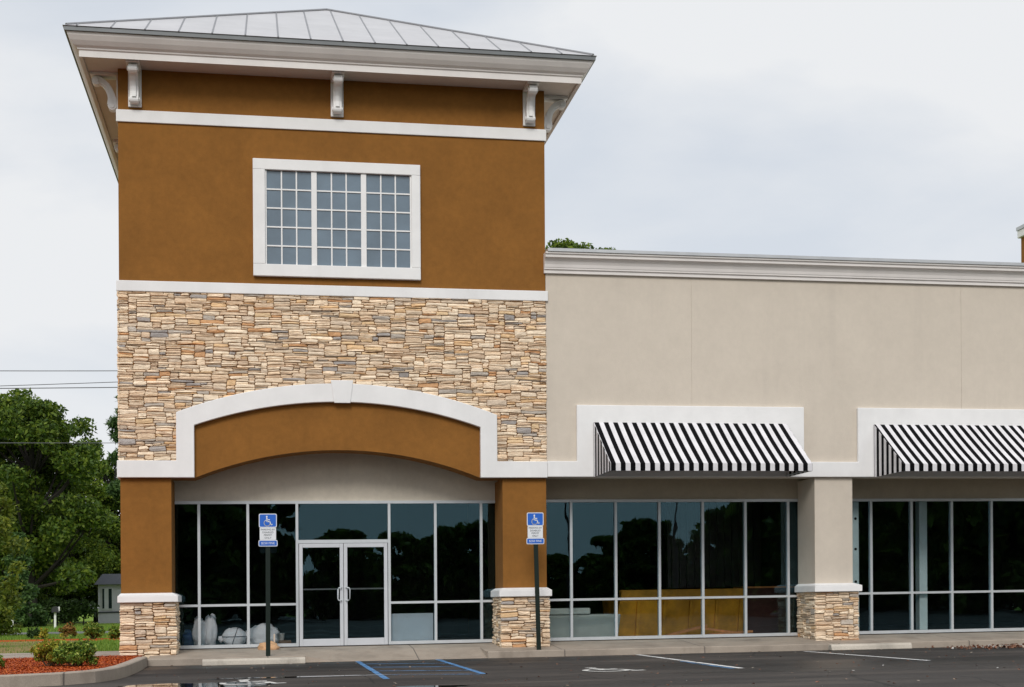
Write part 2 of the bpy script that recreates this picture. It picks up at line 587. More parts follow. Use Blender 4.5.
# ------------------------------------------------------------------ stones
def stone_layout(x0, x1, z0, z1, keep, rg, cw=0.043, ch=0.024):
    nx = int(round((x1 - x0) / cw))
    nz = int(round((z1 - z0) / ch))
    cw = (x1 - x0) / nx
    ch = (z1 - z0) / nz
    occ = [[not keep(x0 + (i + .5) * cw, z0 + (j + .5) * ch) for i in range(nx)] for j in range(nz)]
    out = []
    for j in range(nz):
        i = 0
        while i < nx:
            if occ[j][i]:
                i += 1
                continue
            h = rg.choices((1, 2, 3, 4, 5), (20, 46, 24, 8, 2))[0]
            w = rg.choices((3, 4, 5, 6, 7, 8, 9, 11, 13), (3, 5, 8, 11, 13, 14, 13, 12, 9))[0]
            if h >= 4:
                w = min(w, 8)
            run = 0
            while i + run < nx and run < w and not occ[j][i + run]:
                run += 1
            if i + run < nx and not occ[j][i + run] and w - run == 0:
                rest = 0
                while i + run + rest < nx and rest < 3 and not occ[j][i + run + rest]:
                    rest += 1
                if rest < 3:
                    run += rest
            w = run
            if w < 3:
                h = min(h, 2)
            hh = 1
            while hh < h and j + hh < nz and all(not occ[j + hh][i + k] for k in range(w)):
                hh += 1
            for a in range(hh):
                for k in range(w):
                    occ[j + a][i + k] = True
            out.append((x0 + i * cw, x0 + (i + w) * cw, z0 + j * ch, z0 + (j + hh) * ch))
            i += w
    return out


def add_stones(mb, rects, mapf, rg, dmin=0.03, dmax=0.075):
    for (a0, a1, b0, b1) in rects:
        g = rg.uniform(0.003, 0.007)
        a0 += g; a1 -= g; b0 += g * .8; b1 -= g * .8
        w = a1 - a0
        h = b1 - b0
        if w < 0.02 or h < 0.012:
            continue
        d = rg.uniform(dmin, dmax)
        cx = min(0.040, w * 0.25)
        cz = min(0.022, h * 0.4)
        J = lambda s: rg.uniform(-s, s)
        am = (a0 + a1) / 2 + J(w * .15)
        ring = [(a0 + cx * rg.random(), b0), (am, b0 + J(.006)), (a1 - cx * rg.random(), b0), (a1, b0 + cz * rg.random()),
                (a1, b1 - cz * rg.random()), (a1 - cx * rg.random(), b1), (am, b1 + J(.006)), (a0 + cx * rg.random(), b1),
                (a0, b1 - cz * rg.random()), (a0, b0 + cz * rg.random())]
        ca, cb = (a0 + a1) / 2, (b0 + b1) / 2
        # hand-laid courses wander: shift every corner by a smooth field, so neighbours still meet
        def wob(p, q):
            v = Vector((p * 2.6, q * 7.0, dmax * 40))
            return (p + .03 * mnoise.noise(v), q + .022 * mnoise.noise(v * 1.2 + Vector((9.1, 2.2, 0))) + .009 * mnoise.noise(v * 3.0))
        ring = [wob(p, q) for p, q in ring]
        n = len(ring)
        vs = [mapf(p, q, 0.0) for p, q in ring]
        vs += [mapf(p, q, d * .72 + J(.006)) for p, q in ring]
        vs += [mapf(ca + (p - ca) * (1 - .011 / max(w / 2, .03)), cb + (q - cb) * (1 - min(.5, .011 / max(h / 2, .012))), d + J(.007)) for p, q in ring]
        vs.append(mapf(ca + J(w * .2), cb + J(h * .15), d + rg.uniform(0, .012)))
        fs = []
        for i in range(n):
            k = (i + 1) % n
            fs.append((i, k, n + k, n + i))
            fs.append((n + i, n + k, 2 * n + k, 2 * n + i))
            fs.append((2 * n + i, 2 * n + k, 3 * n))
        mb.add(vs, fs)


# ================================================================== TOWER
XL, XR = -2.90, 5.85
YB = 36.77
AX, AH = 1.49, 2.93           # arch centre and half width (inner edge of trim)
tower = thing('corner_tower', 'tall brown stucco storefront tower with stone veneer, arched entrance and white hipped metal roof', 'building', (1.475, Y0, ZW))

low = arc(1.495, 2.945, 2.63, 0.58, 40)
mb = MB()
poly = [(XL, 2.63)] + low + [(XR, 2.63), (XR, 10.86), (XL, 10.86)]
mb.prism(poly, Y0, Y0 + 0.60)
wall = part(mb, 'front_wall', M['brown'], tower)
wall['label'] = 'brown stucco front wall pierced by the arched entrance'
mb = MB()
mb.box(XL, XL + .4, Y0 + .602, YB, 2.63, 10.86).box(XL + .002, XL + .4, YS + .02, YB, -1.2, 2.628)
mb.box(XR - .4, XR, Y0 + .602, YB, 2.63, 10.86).box(XR - .4, XR, YS + .12, YB, -1.2, 2.628)
mb.box(XL + .402, XR - .402, YB - .4, YB, -1.2, 10.86)
part(mb, 'side_and_back_walls', M['brown'], tower)

# piers: shaft, stone base, cap
for (a, b, wa, wb) in ((-2.897, -1.90, -2.92, -1.80), (4.90, 5.845, 4.82, 5.89)):
    mb = MB()
    mb.box(a, b, Y0 + .001, YS - .02, 0.30, 2.628)
    p = part(mb, 'pier', M['brown'], tower, bevel=.01)
    core = MB()
    core.box(wa + .06, wb - .06, Y0 - .06, YS - .03, -1.1, 0.12)
    bs = part(core, 'pier_core', M['brown'], p)
    mb = MB()
    rg = random.Random(int(a * 10) + 50)
    yes = lambda x, z: True
    yf = Y0 - .06
    add_stones(mb, stone_layout(wa, wb, ZW - .10, 0.12, yes, rg), lambda p_, q, d: (p_, yf - d, q), rg, .03, .085)
    add_stones(mb, stone_layout(yf - .02, YS - .04, ZW - .10, 0.12, yes, rg), lambda p_, q, d: (wb - .06 + d, p_, q), rg, .03, .07)
    add_stones(mb, stone_layout(yf - .02, YS - .04, ZW - .10, 0.12, yes, rg), lambda p_, q, d: (wa + .06 - d, p_, q), rg, .03, .07)
    part(mb, 'stone_base', M['stone'], p)
    mb = MB()
    x0, x1, y0 = wa - .03, wb + .03, Y0 - .18
    mb.box(x0, x1, y0, YS - .025, 0.122, 0.26)
    o = len(mb.v)
    mb.add([(x0 + .012, y0 + .012, .262), (x1 - .012, y0 + .012, .262), (x1 - .012, YS - .026, .262), (x0 + .012, YS - .026, .262),
            (a - .01, Y0 - .01, .31), (b + .01, Y0 - .01, .31), (b + .01, YS - .026, .31), (a - .01, YS - .026, .31)],
           [(0, 3, 2, 1), (4, 5, 6, 7), (0, 1, 5, 4), (1, 2, 6, 5), (2, 3, 7, 6), (3, 0, 4, 7)])
    part(mb, 'pier_cap', M['white'], p, bevel=.012)


def band(z0, z1, pr, name):
    mb = MB()
    mb.box(XL - pr, XR + pr, Y0 - pr, Y0 - .001, z0, z1)
    mb.box(XL - pr, XL - .001, Y0 + .0, YB, z0, z1)
    mb.box(XR + .001, XR + pr, Y0 + .0, YB, z0, z1)
    return part(mb, name, M['white'], tower, bevel=.012)


band(9.79, 10.035, .035, 'upper_band')
band(6.385, 6.60, .05, 'lower_band')

# stone veneer above the arch, wrapped round the left corner
rg = random.Random(11)
OUT_H, OUT_Z, OUT_R = 3.285, 3.95, 0.62
mb = MB()


def keep_front(x, z):
    if abs(x - AX) < OUT_H - .12:
        return z > arc_z(x, AX, OUT_H, OUT_Z, OUT_R) - .16
    return z > 2.86


add_stones(mb, stone_layout(XL - .035, XR + .01, 2.86, 6.388, keep_front, rg), lambda p_, q, d: (p_, Y0 - .002 - d, q), rg, .016, .05)
add_stones(mb, stone_layout(Y0 - .05, YB, 2.86, 6.388, lambda x, z: True, rg), lambda p_, q, d: (XL - .002 - d, p_, q), rg, .02, .045)
part(mb, 'stone_veneer', M['stone'], tower)

# arch surround
outer = arc(AX, OUT_H, OUT_Z, OUT_R, 48)
inner = arc(AX, AH, 3.69, 0.50, 48)
TB, TT = 2.632, 2.975
poly = [(XL - .05, TB), (AX - AH, TB)] + inner + [(AX + AH, TB), (XR, TB), (XR, TT), (AX + OUT_H, TT)] + outer[::-1] + [(AX - OUT_H, TT), (XL - .05, TT)]
mb = MB()
mb.prism(poly, Y0 - .115, Y0 - .001)
surround = part(mb, 'arch_surround', M['white'], tower, bevel=.012)
mb = MB()
mb.box(XL - .06, XL - .001, Y0 + .002, YB, TB, TT)
part(mb, 'side_band', M['white'], tower, bevel=.012)
mb = MB()
mb.prism([(1.375, 4.165), (1.705, 4.165), (1.765, 4.635), (1.305, 4.635)], Y0 - .135, Y0 - .1155)
part(mb, 'keystone', M['white'], surround, bevel=.012)

# bulkhead above the storefront and entrance ceiling
mb = MB()
mb.box(XL + .42, XR - .42, YS, YS + .12, 2.237, 4.2)
part(mb, 'bulkhead', M['bulk'], tower)
mb = MB()
mb.box(XL + .41, XR - .41, Y0 + .61, YS + 7.3, 4.22, 4.3)
part(mb, 'entrance_ceiling', M['bulk'], tower)
mb = MB()
mb.box(XL + .402, XR - .402, YS + .13, YB - .402, -.95, -.875)
part(mb, 'shop_floor', M['floor_in'], tower)
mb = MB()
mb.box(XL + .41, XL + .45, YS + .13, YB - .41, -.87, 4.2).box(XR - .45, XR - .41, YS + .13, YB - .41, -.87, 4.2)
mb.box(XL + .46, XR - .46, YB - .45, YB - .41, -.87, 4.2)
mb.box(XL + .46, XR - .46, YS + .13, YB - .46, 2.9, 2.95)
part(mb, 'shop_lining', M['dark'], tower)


def bar_h(mb, x0, x1, z, w, y0=YS - .05, y1=YS + .05):
    mb.box(x0, x1, y0, y1, z - w / 2, z + w / 2)


def storefront(parent, x0, x1, xs, zb, zm, zt, skip=None, mw=.055):
    """aluminium grid: verticals at xs between x0 and x1, one cross bar; skip = bay that holds the doors"""
    f = MB()
    bar_h(f, x0, x1, zt - .03, .06)
    edges = [x0] + xs + [x1]
    for x in xs:
        f.box(x - mw / 2, x + mw / 2, YS - .052, YS + .052, zb + .001, zt - .061)
    for i in range(len(edges) - 1):
        a, b = edges[i], edges[i + 1]
        a += (mw / 2 if i > 0 else 0) + .001
        b -= (mw / 2 if i < len(edges) - 2 else 0) + .001
        if skip == i:
            continue
        bar_h(f, a, b, zb + .035, .068)
        bar_h(f, a, b, zm, .05)
    fr = part(f, 'storefront_frame', M['alu'], parent)
    for i in range(len(edges) - 1):
        a, b = edges[i], edges[i + 1]
        a += (mw / 2 if i > 0 else 0) + .002
        b -= (mw / 2 if i < len(edges) - 2 else 0) + .002
        spans = [(zb + .072, zm - .027), (zm + .027, zt - .062)]
        if skip == i:
            spans = [(1.405, zt - .062)]
        for (c, d) in spans:
            g = MB()
            # each lite sits a hair out of true, so reflections break from pane to pane
            tx = rnd.uniform(-.0022, .0022)
            tz = rnd.uniform(-.0022, .0022)
            y = lambda x, z: YS + tx * (x - (a + b) / 2) + tz * (z - (c + d) / 2)
            g.add([(a, y(a, c), c), (b, y(b, c), c), (b, y(b, d), d), (a, y(a, d), d),
                   (a, y(a, c) + .006, c), (b, y(b, c) + .006, c), (b, y(b, d) + .006, d), (a, y(a, d) + .006, d)],
                  [(0, 1, 2, 3), (7, 6, 5, 4), (0, 4, 5, 1), (1, 5, 6, 2), (2, 6, 7, 3), (3, 7, 4, 0)])
            part(g, 'glass_pane', M['glass'], fr)
    return fr


sfT = storefront(tower, -2.15, 5.15, [-1.41, -0.40, 0.625, 2.585, 3.585, 4.59], -.86, .04, 2.235, skip=3)
# door frame head and two leaves
mb = MB()
mb.box(.654, 2.556, YS - .05, YS + .05, 1.33, 1.403)
part(mb, 'door_head', M['alu'], sfT)
M['doorpaint'] = basic('door_aluminium', (0.60, 0.62, 0.65), 0.4, metallic=0.25, var=0.04)
for k, (a, b) in enumerate(((.665, 1.600), (1.610, 2.545))):
    mb = MB()
    st = .075
    y0, y1 = YS - .045, YS + .0
    mb.box(a, a + st, y0, y1, -.86, 1.322).box(b - st, b, y0, y1, -.86, 1.322)
    mb.box(a + st + .001, b - st - .001, y0, y1, 1.24, 1.322).box(a + st + .001, b - st - .001, y0, y1, -.86, -.71)
    d = part(mb, 'door', M['doorpaint'], tower, bevel=.004)
    g = MB()
    g.box(a + st + .002, b - st - .002, YS - .028, YS - .022, -.708, 1.238)
    part(g, 'glass_pane', M['glass'], d)
    g = MB()
    g.box(a + st + .003, b - st - .003, YS + .002, YS + .03, .335, .365)
    part(g, 'push_bar', M['drip'], d)
    hx = (b - st / 2) if k == 0 else (a + st / 2)
    sg = -1 if k == 0 else 1
    g = MB()
    yy = YS - .10
    g.tube([(hx, YS - .046, .10), (hx + sg * .02, yy, .10), (hx + sg * .07, yy, .11), (hx + sg * .085, yy, .14), (hx + sg * .085, yy, .34), (hx + sg * .07, yy, .37),
            (hx + sg * .02, yy, .38), (hx, YS - .046, .38)], .013, 8)
    part(g, 'handle', M['alu'], d, smooth=True)

# tower window
mb = MB()
WX0, WX1, WZ0, WZ1 = -.245, 3.185, 6.755, 9.15
IX0, IX1, IZ0, IZ1 = 0.0, 3.0, 7.00, 8.93
mb.box(WX0, WX1, Y0 - .09, Y0 - .001, IZ1, WZ1).box(WX0, WX1, Y0 - .09, Y0 - .001, WZ0, IZ0)
mb.box(WX0, IX0, Y0 - .09, Y0 - .001, IZ0 + .001, IZ1 - .001).box(IX1, WX1, Y0 - .09, Y0 - .001, IZ0 + .001, IZ1 - .001)
win = part(mb, 'tower_window', M['white'], tower, bevel=.01)
mb = MB()
mb.box(IX0 + .01, IX1 - .01, Y0 - .018, Y0 - .004, IZ0 + .01, IZ1 - .01)
part(mb, 'glass_pane', M['upglass'], win)
mb = MB()
w3 = (IX1 - IX0 - 2 * .11 - .06) / 3
x = IX0 + .03
mb.box(IX0 + .001, IX0 + .03, Y0 - .05, Y0 - .019, IZ0 + .002, IZ1 - .002).box(IX1 - .03, IX1 - .001, Y0 - .05, Y0 - .019, IZ0 + .002, IZ1 - .002)
for s in range(3):
    if s < 2:
        mb.box(x + w3, x + w3 + .11, Y0 - .055, Y0 - .019, IZ0 + .002, IZ1 - .002)
    for q in (1, 2):
        xx = x + w3 * q / 3
        mb.box(xx - .014, xx + .014, Y0 - .040, Y0 - .0195, IZ0 + .003, IZ1 - .003)
    for q in range(1, 5):
        zz = IZ0 + (IZ1 - IZ0) * q / 5
        mb.box(x + .001, x + w3 - .001, Y0 - .037, Y0 - .0197, zz - .014, zz + .014)
    x += w3 + .11
part(mb, 'muntins', M['white'], win)

# eave, soffit, fascia, roof
OV = 0.905
ex0, ex1, ey0, ey1 = XL - OV, XR + OV, Y0 - OV, YB + OV


def rect_sweep(mb, prof):
    """profile of (outward offset from the walls, z), mitred round the four eaves"""
    n = len(prof)
    vs = []
    for o, z in prof:
        vs += [(XL - o, Y0 - o, z), (XR + o, Y0 - o, z), (XR + o, YB + o, z), (XL - o, YB + o, z)]
    fs = []
    for i in range(n):
        j = (i + 1) % n
        for k in range(4):
            k2 = (k + 1) % 4
            fs.append((i * 4 + k, i * 4 + k2, j * 4 + k2, j * 4 + k))
    mb.add(vs, fs)


mb = MB()
rect_sweep(mb, [(.60, 10.82), (.66, 10.80), (.66, 10.925), (.685, 10.94), (.69, 10.965), (.74, 11.00), (.80, 11.07), (.85, 11.15), (.865, 11.205), (.60, 11.205)])
fascia = part(mb, 'eave_fascia', M['offwhite'], tower)
mb = MB()
rect_sweep(mb, [(.5, 11.208), (.905, 11.208), (.91, 11.285), (.5, 11.285)])
part(mb, 'drip_edge', M['drip'], fascia)
mb = MB()
rect_sweep(mb, [(-.3, 10.862), (.598, 10.862), (.598, 10.90), (-.3, 10.90)])
part(mb, 'soffit', M['soffit'], tower)
ax, ay, az = (XL + XR) / 2, (Y0 + YB) / 2, 14.22
mb = MB()
e = 0.93
zr = 11.29
c = [(XL - e, Y0 - e, zr), (XR + e, Y0 - e, zr), (XR + e, YB + e, zr), (XL - e, YB + e, zr)]
mb.add(c + [(ax, ay, az)], [(0, 1, 4), (1, 2, 4), (2, 3, 4), (3, 0, 4), (3, 2, 1, 0)])
roof = part(mb, 'hip_roof', M['roof'], tower)
mb = MB()
hw = XR + e - ax
hd = YB + e - ay
n = 9
for side in range(4):
    L = hw if side in (0, 2) else hd
    D = hd if side in (0, 2) else hw
    for i in range(-8, 9):
        s = i * .64 + (.08 if side == 0 else 0)
        if abs(s) > L - .1:
            continue
        t = 1 - abs(s) / L
        if side == 0:
            p, q = (ax + s, Y0 - e, zr), (ax + s, Y0 - e + D * t, zr + (az - zr) * t)
        elif side == 2:
            p, q = (ax + s, YB + e, zr), (ax + s, YB + e - D * t, zr + (az - zr) * t)
        elif side == 1:
            p, q = (XR + e, ay + s, zr), (XR + e - D * t, ay + s, zr + (az - zr) * t)
        else:
            p, q = (XL - e, ay + s, zr), (XL - e + D * t, ay + s, zr + (az - zr) * t)
        mb = MB()
        mb.tube([p, q], .019, 4)
        part(mb, 'standing_seam', M['seam'], roof)
for k in range(4):
    mb = MB()
    q0 = Vector(c[k]).lerp(Vector((ax, ay, az)), .012)
    mb.tube([q0, (ax, ay, az + .01)], .032, 6)
    part(mb, 'hip_cap', M['seam'], roof)

# scroll brackets: profile in (outward, z) extruded sideways
def bracket_meshes():
    plate = MB()
    plate.box(-.13, .13, -.045, 0.0, -.77, -.06).box(-.13, .13, -.56, 0.0, -.058, 0.0)
    arm = MB()
    pts = []
    # outer (front/lower) concave edge from scroll under the plate to scroll at wall foot
    def circ(cx, cz, r, a0, a1, k=9):
        return [(cx + r * math.cos(R(a0 + (a1 - a0) * i / k)), cz + r * math.sin(R(a0 + (a1 - a0) * i / k))) for i in range(k + 1)]
    pts += circ(.135, -.66, .085, 180, 400)            # foot scroll
    pts += [(.185, -.50), (.20, -.41), (.235, -.32), (.29, -.25), (.35, -.215)]
    pts += circ(.445, -.155, .088, 220, 450)           # top scroll
    pts += [(.39, -.075), (.33, -.10), (.26, -.145), (.19, -.215), (.13, -.31), (.085, -.42), (.055, -.52)]
    arm.prism([(-p, q) for p, q in pts], -.085, .085, 'YZ')
    rib = MB()
    rp = [(.225, -.62), (.205, -.50), (.22, -.41), (.255, -.32), (.31, -.25), (.38, -.21)]
    rib.prism([(-p - .018, q - .01) for p, q in rp] + [(-p + .03, q + .03) for p, q in rp[::-1]], -.04, .04, 'YZ')
    discs = []
    for sx in (-1, 1):
        for (cy, cz, r) in ((.445, -.155, .05), (.135, -.66, .048)):
            n = 12
            ring = [(-cy + r * math.cos(2 * math.pi * i / n), cz + r * math.sin(2 * math.pi * i / n)) for i in range(n)]
            disc = MB()
            disc.prism(ring, sx * .086, sx * .108, 'YZ')
            discs.append(disc)
    return plate, arm, rib, discs


pl, arm, rib, discs = bracket_meshes()
spots = [(-2.565, Y0, 0), (1.475, Y0, 0), (5.515, Y0, 0)]
for yy in (Y0 + .335, ay, YB - .335):
    spots += [(XL, yy, -90), (XR, yy, 90)]
for (bx, by, rz) in spots:
    rot = Matrix.Rotation(R(rz), 3, 'Z')
    def place(src):
        mm = MB()
        mm.f = list(src.f)
        mm.v = []
        for v in src.v:
            p = rot @ Vector((v[0], v[1] - .002, v[2]))
            mm.v.append((p.x + bx, p.y + by, p.z + 10.86))
        return mm
    bo = part(place(pl), 'bracket', M['white'], tower, bevel=.006)
    part(place(arm), 'scroll_arm', M['white'], bo, bevel=.006)
    part(place(rib), 'rib', M['white'], bo)
    for disc in discs:
        part(place(disc), 'rosette', M['white'], bo, bevel=.004)

# ================================================================== WING
wing = thing('retail_wing', 'long low beige stucco shop wing with white cornice and striped awnings', 'building', (12.4, Y0, ZW))
WX, WE = 5.856, 26.0
YW = 44.0
mb = MB()
# front wall in three stucco panels with narrow control joints
for (a, b) in ((WX, 9.077), (9.083, 15.407), (15.413, WE)):
    mb.box(a, b, Y0, Y0 + .35, 2.655, 7.0)
wf = part(mb, 'front_wall', M['beige'], wing)
mb = MB()
mb.box(WX, WE, Y0 + .008, Y0 + .34, 2.66, 6.99)
part(mb, 'joint_backing', M['beige'], wing)
mb = MB()
mb.box(WE - .35, WE, Y0 + .352, YW, -1.3, 7.0).box(XR + .01, WE - .352, YW - .3, YW, -1.3, 7.0).box(WX, WX + .3, YB + .01, YW - .302, -1.3, 7.0)
part(mb, 'side_and_back_walls', M['beige'], wing)
mb = MB()
mb.box(WX + .01, WE - .36, Y0 + .36, YW - .31, 6.4, 6.5)
part(mb, 'flat_roof', M['bulk'], wing)
# cornice profile (y, z)
prof = [(Y0 - .001, 6.98), (Y0 - .055, 6.98), (Y0 - .055, 7.045), (Y0 - .085, 7.06), (Y0 - .085, 7.085), (Y0 - .095, 7.10), (Y0 - .105, 7.16), (Y0 - .13, 7.22), (Y0 - .17, 7.265),
        (Y0 - .215, 7.285), (Y0 - .215, 7.345), (Y0 - .245, 7.355), (Y0 - .245, 7.392), (Y0 + .34, 7.392), (Y0 + .34, 7.002), (Y0 - .001, 7.002)]
mb = MB()
mb.prism(prof, WX - .04, WE, 'YZ')
part(mb, 'cornice', M['offwhite'], wing)
mb = MB()
mb.prism([(Y0 - .27, 7.394), (Y0 - .27, 7.46), (Y0 + .36, 7.485), (Y0 + .36, 7.394)], WX + .0, WE + .02, 'YZ')
part(mb, 'coping', M['coping'], wing)
# trim: band with raised panels behind the awnings
bt, bb, pt = 2.985, 2.652, 4.185
poly = [(WX, bb), (WE, bb), (WE, bt), (18.56, bt), (18.56, pt), (12.885, pt), (12.885, bt), (11.62, bt), (11.62, pt), (6.505, pt), (6.505, bt), (WX, bt)]
mb = MB()
mb.prism(poly, Y0 - .085, Y0 - .001)
part(mb, 'white_band', M['white'], wing, bevel=.012)
for k, xa in enumerate((11.89, 18.85)):
    xb = xa + .89
    mb = MB()
    mb.box(xa, xb, Y0 + .001, YS - .02, .30, 2.65)
    p = part(mb, 'column', M['beige'], wing, bevel=.01)
    wa, wb = xa - .05, xb + .09
    core = MB()
    core.box(wa + .06, wb - .06, Y0 - .06, YS - .03, -1.1, .12)
    part(core, 'column_core', M['bulk'], p)
    mb = MB()
    rg = random.Random(90 + k)
    add_stones(mb, stone_layout(wa, wb, ZW - .10, 0.12, yes, rg), lambda p_, q, d: (p_, Y0 - .06 - d, q), rg, .03, .08)
    add_stones(mb, stone_layout(Y0 - .08, YS - .04, ZW - .10, 0.12, yes, rg), lambda p_, q, d: (wb - .06 + d, p_, q), rg, .03, .07)
    add_stones(mb, stone_layout(Y0 - .08, YS - .04, ZW - .10, 0.12, yes, rg), lambda p_, q, d: (wa + .06 - d, p_, q), rg, .03, .07)
    part(mb, 'stone_base', M['stone'], p)
    x0, x1, y0 = wa - .04, wb + .04, Y0 - .20
    mb = MB()
    mb.box(x0, x1, y0, YS - .025, .122, .26)
    mb.add([(x0 + .012, y0 + .012, .262), (x1 - .012, y0 + .012, .262), (x1 - .012, YS - .026, .262), (x0 + .012, YS - .026, .262),
            (xa - .01, Y0 - .01, .31), (xb + .01, Y0 - .01, .31), (xb + .01, YS - .026, .31), (xa - .01, YS - .026, .31)],
           [(0, 3, 2, 1), (4, 5, 6, 7), (0, 1, 5, 4), (1, 2, 6, 5), (2, 3, 7, 6), (3, 0, 4, 7)])
    part(mb, 'column_cap', M['white'], p, bevel=.012)
mb = MB()
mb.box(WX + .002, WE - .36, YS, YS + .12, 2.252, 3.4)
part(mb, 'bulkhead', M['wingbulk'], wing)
mb = MB()
mb.box(WX + .002, WE - .36, Y0 + .36, YS - .003, 3.3, 3.38)
part(mb, 'walkway_ceiling', M['bulk'], wing)
storefront(wing, WX + .01, 12.6, [6.60, 7.615, 8.62, 9.63, 10.635, 11.655], -.86, .04, 2.25)
storefront(wing, 12.62, 25.6, [13.67, 14.67, 15.675, 16.68, 17.69, 18.70, 19.7, 20.7, 21.7, 22.7, 23.7, 24.7], -.86, .075, 2.25)
mb = MB()
mb.box(WX + .31, WE - .36, YS + .13, YW - .31, -.95, -.875)
part(mb, 'shop_floor', M['floor_in'], wing)
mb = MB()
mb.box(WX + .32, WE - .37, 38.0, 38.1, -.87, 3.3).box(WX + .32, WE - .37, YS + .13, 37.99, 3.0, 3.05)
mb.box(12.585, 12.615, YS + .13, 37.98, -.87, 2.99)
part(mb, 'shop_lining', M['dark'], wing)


# awnings
def awning(x0, x1, label, ph):
    t = thing('awning', label, 'awning', ((x0 + x1) / 2, Y0 - .09, 2.65), 'striped awnings on the beige wing')
    yb, yf, zt, zf, zv = Y0 - .088, Y0 - 1.48, 3.815, 2.80, 2.645
    n = 24
    top = MB()
    def sheet(mb, pts, th):
        n_ = len(pts)
        v = Vector(pts[1]) - Vector(pts[0])
        w = Vector(pts[2]) - Vector(pts[0])
        nn = v.cross(w).normalized() * th
        mb.add(pts + [tuple(Vector(p) - nn) for p in pts], [tuple(range(n_)), tuple(range(2 * n_ - 1, n_ - 1, -1))] + [(i, (i + 1) % n_, (i + 1) % n_ + n_, i + n_) for i in range(n_)])
    nu_, nv_ = 56, 10
    def cz(i, j, off):
        u_, v_ = i / nu_, j / nv_
        x = x0 + (x1 - x0) * u_
        bar = abs(math.sin(u_ * math.pi * 4))
        sag = .022 * bar * math.sin(v_ * math.pi) + .004 * mnoise.noise(Vector((x * 2.2, v_ * 3, x0)))
        return (x, yf + (yb - yf) * v_, zf + (zt - zf) * v_ - sag * (0 < j < nv_) + off)
    w_ = nu_ + 1
    top.add([cz(i, j, 0) for j in range(nv_ + 1) for i in range(w_)], [(j * w_ + i, j * w_ + i + 1, (j + 1) * w_ + i + 1, (j + 1) * w_ + i) for j in range(nv_) for i in range(nu_)])
    mt = stripe_mat('awning_stripes', 0, .2065, ph)
    ms = stripe_mat('awning_side_stripes', 1, .235, .3)
    part(top, 'canopy', mt, t, smooth=True)
    vl = MB()
    vl.box(x0, x1, yf - .006, yf, zv, zf + .001)
    part(vl, 'valance', mt, t)
    for xs in (x0 - .008, x1):
        s = MB()
        s.prism([(yb, zv), (yf + .001, zv), (yf + .001, zf - .006), (yb, zt - .006)], xs, xs + .008, 'YZ')
        part(s, 'side_panel', ms, t)
    fr = MB()
    for xx in (x0 + .03, x1 - .03):
        fr.tube([(xx, yb - .01, zv + .03), (xx, yf + .03, zv + .03), (xx, yf + .03, zf - .05), (xx, yb - .01, zt - .06)], .014, 6)
    fr.tube([(x0 + .03, yf + .03, zv + .03), (x1 - .03, yf + .03, zv + .03)], .014, 6)
    part(fr, 'frame', M['alu'], t)
    return t


awning(6.87, 11.21, 'black and white striped awning nearer the brown tower, left of the beige column', .69)
awning(13.26, 17.54, 'black and white striped awning right of the beige column, cut off by the photo edge', .10)

# distant second tower behind the wing
t2 = thing('distant_tower', 'brown tower corner with white cornice rising behind the parapet at the right edge', 'building', (34, 42, ZW))
mb = MB()
mb.box(30.18, 38.5, 42.0, 50.0, -1.4, 14.45)
part(mb, 'wall', M['brown'], t2)
mb = MB()
mb.box(30.07, 38.61, 41.89, 50.11, 14.452, 14.76)
cn = part(mb, 'cornice', M['white'], t2, bevel=.03)
mb = MB()
mb.box(30.04, 38.64, 41.86, 50.14, 14.762, 14.90)
part(mb, 'cornice_cap', M['coping'], cn)

# ================================================================== INSIDE THE SHOPS
def one(mb, name, mat, label, cat, group=None, **kw):
    o = mb.build(name, mat, None, **kw)
    return tag(o, label, cat, group)


FL = -.872
G_SACK = 'white sacks behind the shop window'


def sack(name, label, c, r, seed, amp, tie=None, grp=G_SACK):
    t = thing(name, label, 'sack', (c[0], c[1], FL), grp)
    b = MB()
    b.blob(c, r[0], r[1], r[2], seed, amp, 1.7, 32, 20, FL)
    part(b, 'bag', M['sack'], t, smooth=True)
    if tie:
        k = MB()
        k.blob(tie[:3], tie[3], tie[3] * .8, tie[4], seed + 9, .5, 2.6, 16, 10, FL)
        part(k, 'gathered_neck', M['sack'], t, smooth=True)
    return t


sack('sack', 'tall upright white sack nearest the left stone pier, leaning by the mullion', (-1.42, 29.36, -.56), (.15, .14, .33), 1, .22, (-1.45, 29.42, -.30, .09, .1))
sack('sack', 'slim upright white sack with a pointed top between the tall sack and the round one', (-1.20, 29.38, -.53), (.13, .14, .36), 2, .22, (-1.16, 29.46, -.24, .07, .1))
round_sack = sack('sack', 'round plump white sack tied at the middle, between the upright and long sacks', (-.70, 29.36, -.66), (.25, .20, .225), 3, .10, (-.98, 29.40, -.68, .07, .06))
sack('sack', 'long lumpy white sack lying behind the first blue sign post', (-.12, 29.42, -.64), (.36, .22, .25), 4, .30, (-.02, 29.5, -.50, .16, .14))
k = MB()
k.tube([(-.70 + .255 * math.cos(a_ * math.pi / 12) * .3, 29.355 - .205 * math.sin(a_ * math.pi / 12), -.66 + .232 * math.cos(a_ * math.pi / 12)) for a_ in range(0, 13)], .007, 5)
k.tube([(-.70 + .258 * math.cos(a_ * math.pi / 12), 29.355 - .21 * math.sin(a_ * math.pi / 12), -.63) for a_ in range(0, 13)], .007, 5)
part(k, 'tie_cord', M['signink'], round_sack)
b = MB()
b.blob((-1.66, 29.55, -.70), .14, .14, .22, 6, .5, 2.0, 18, 12, FL)
one(b, 'plastic_bag', M['bluebag'], 'crumpled dark blue bag inside the window beside the left pier', 'bag', smooth=True)
b = MB()
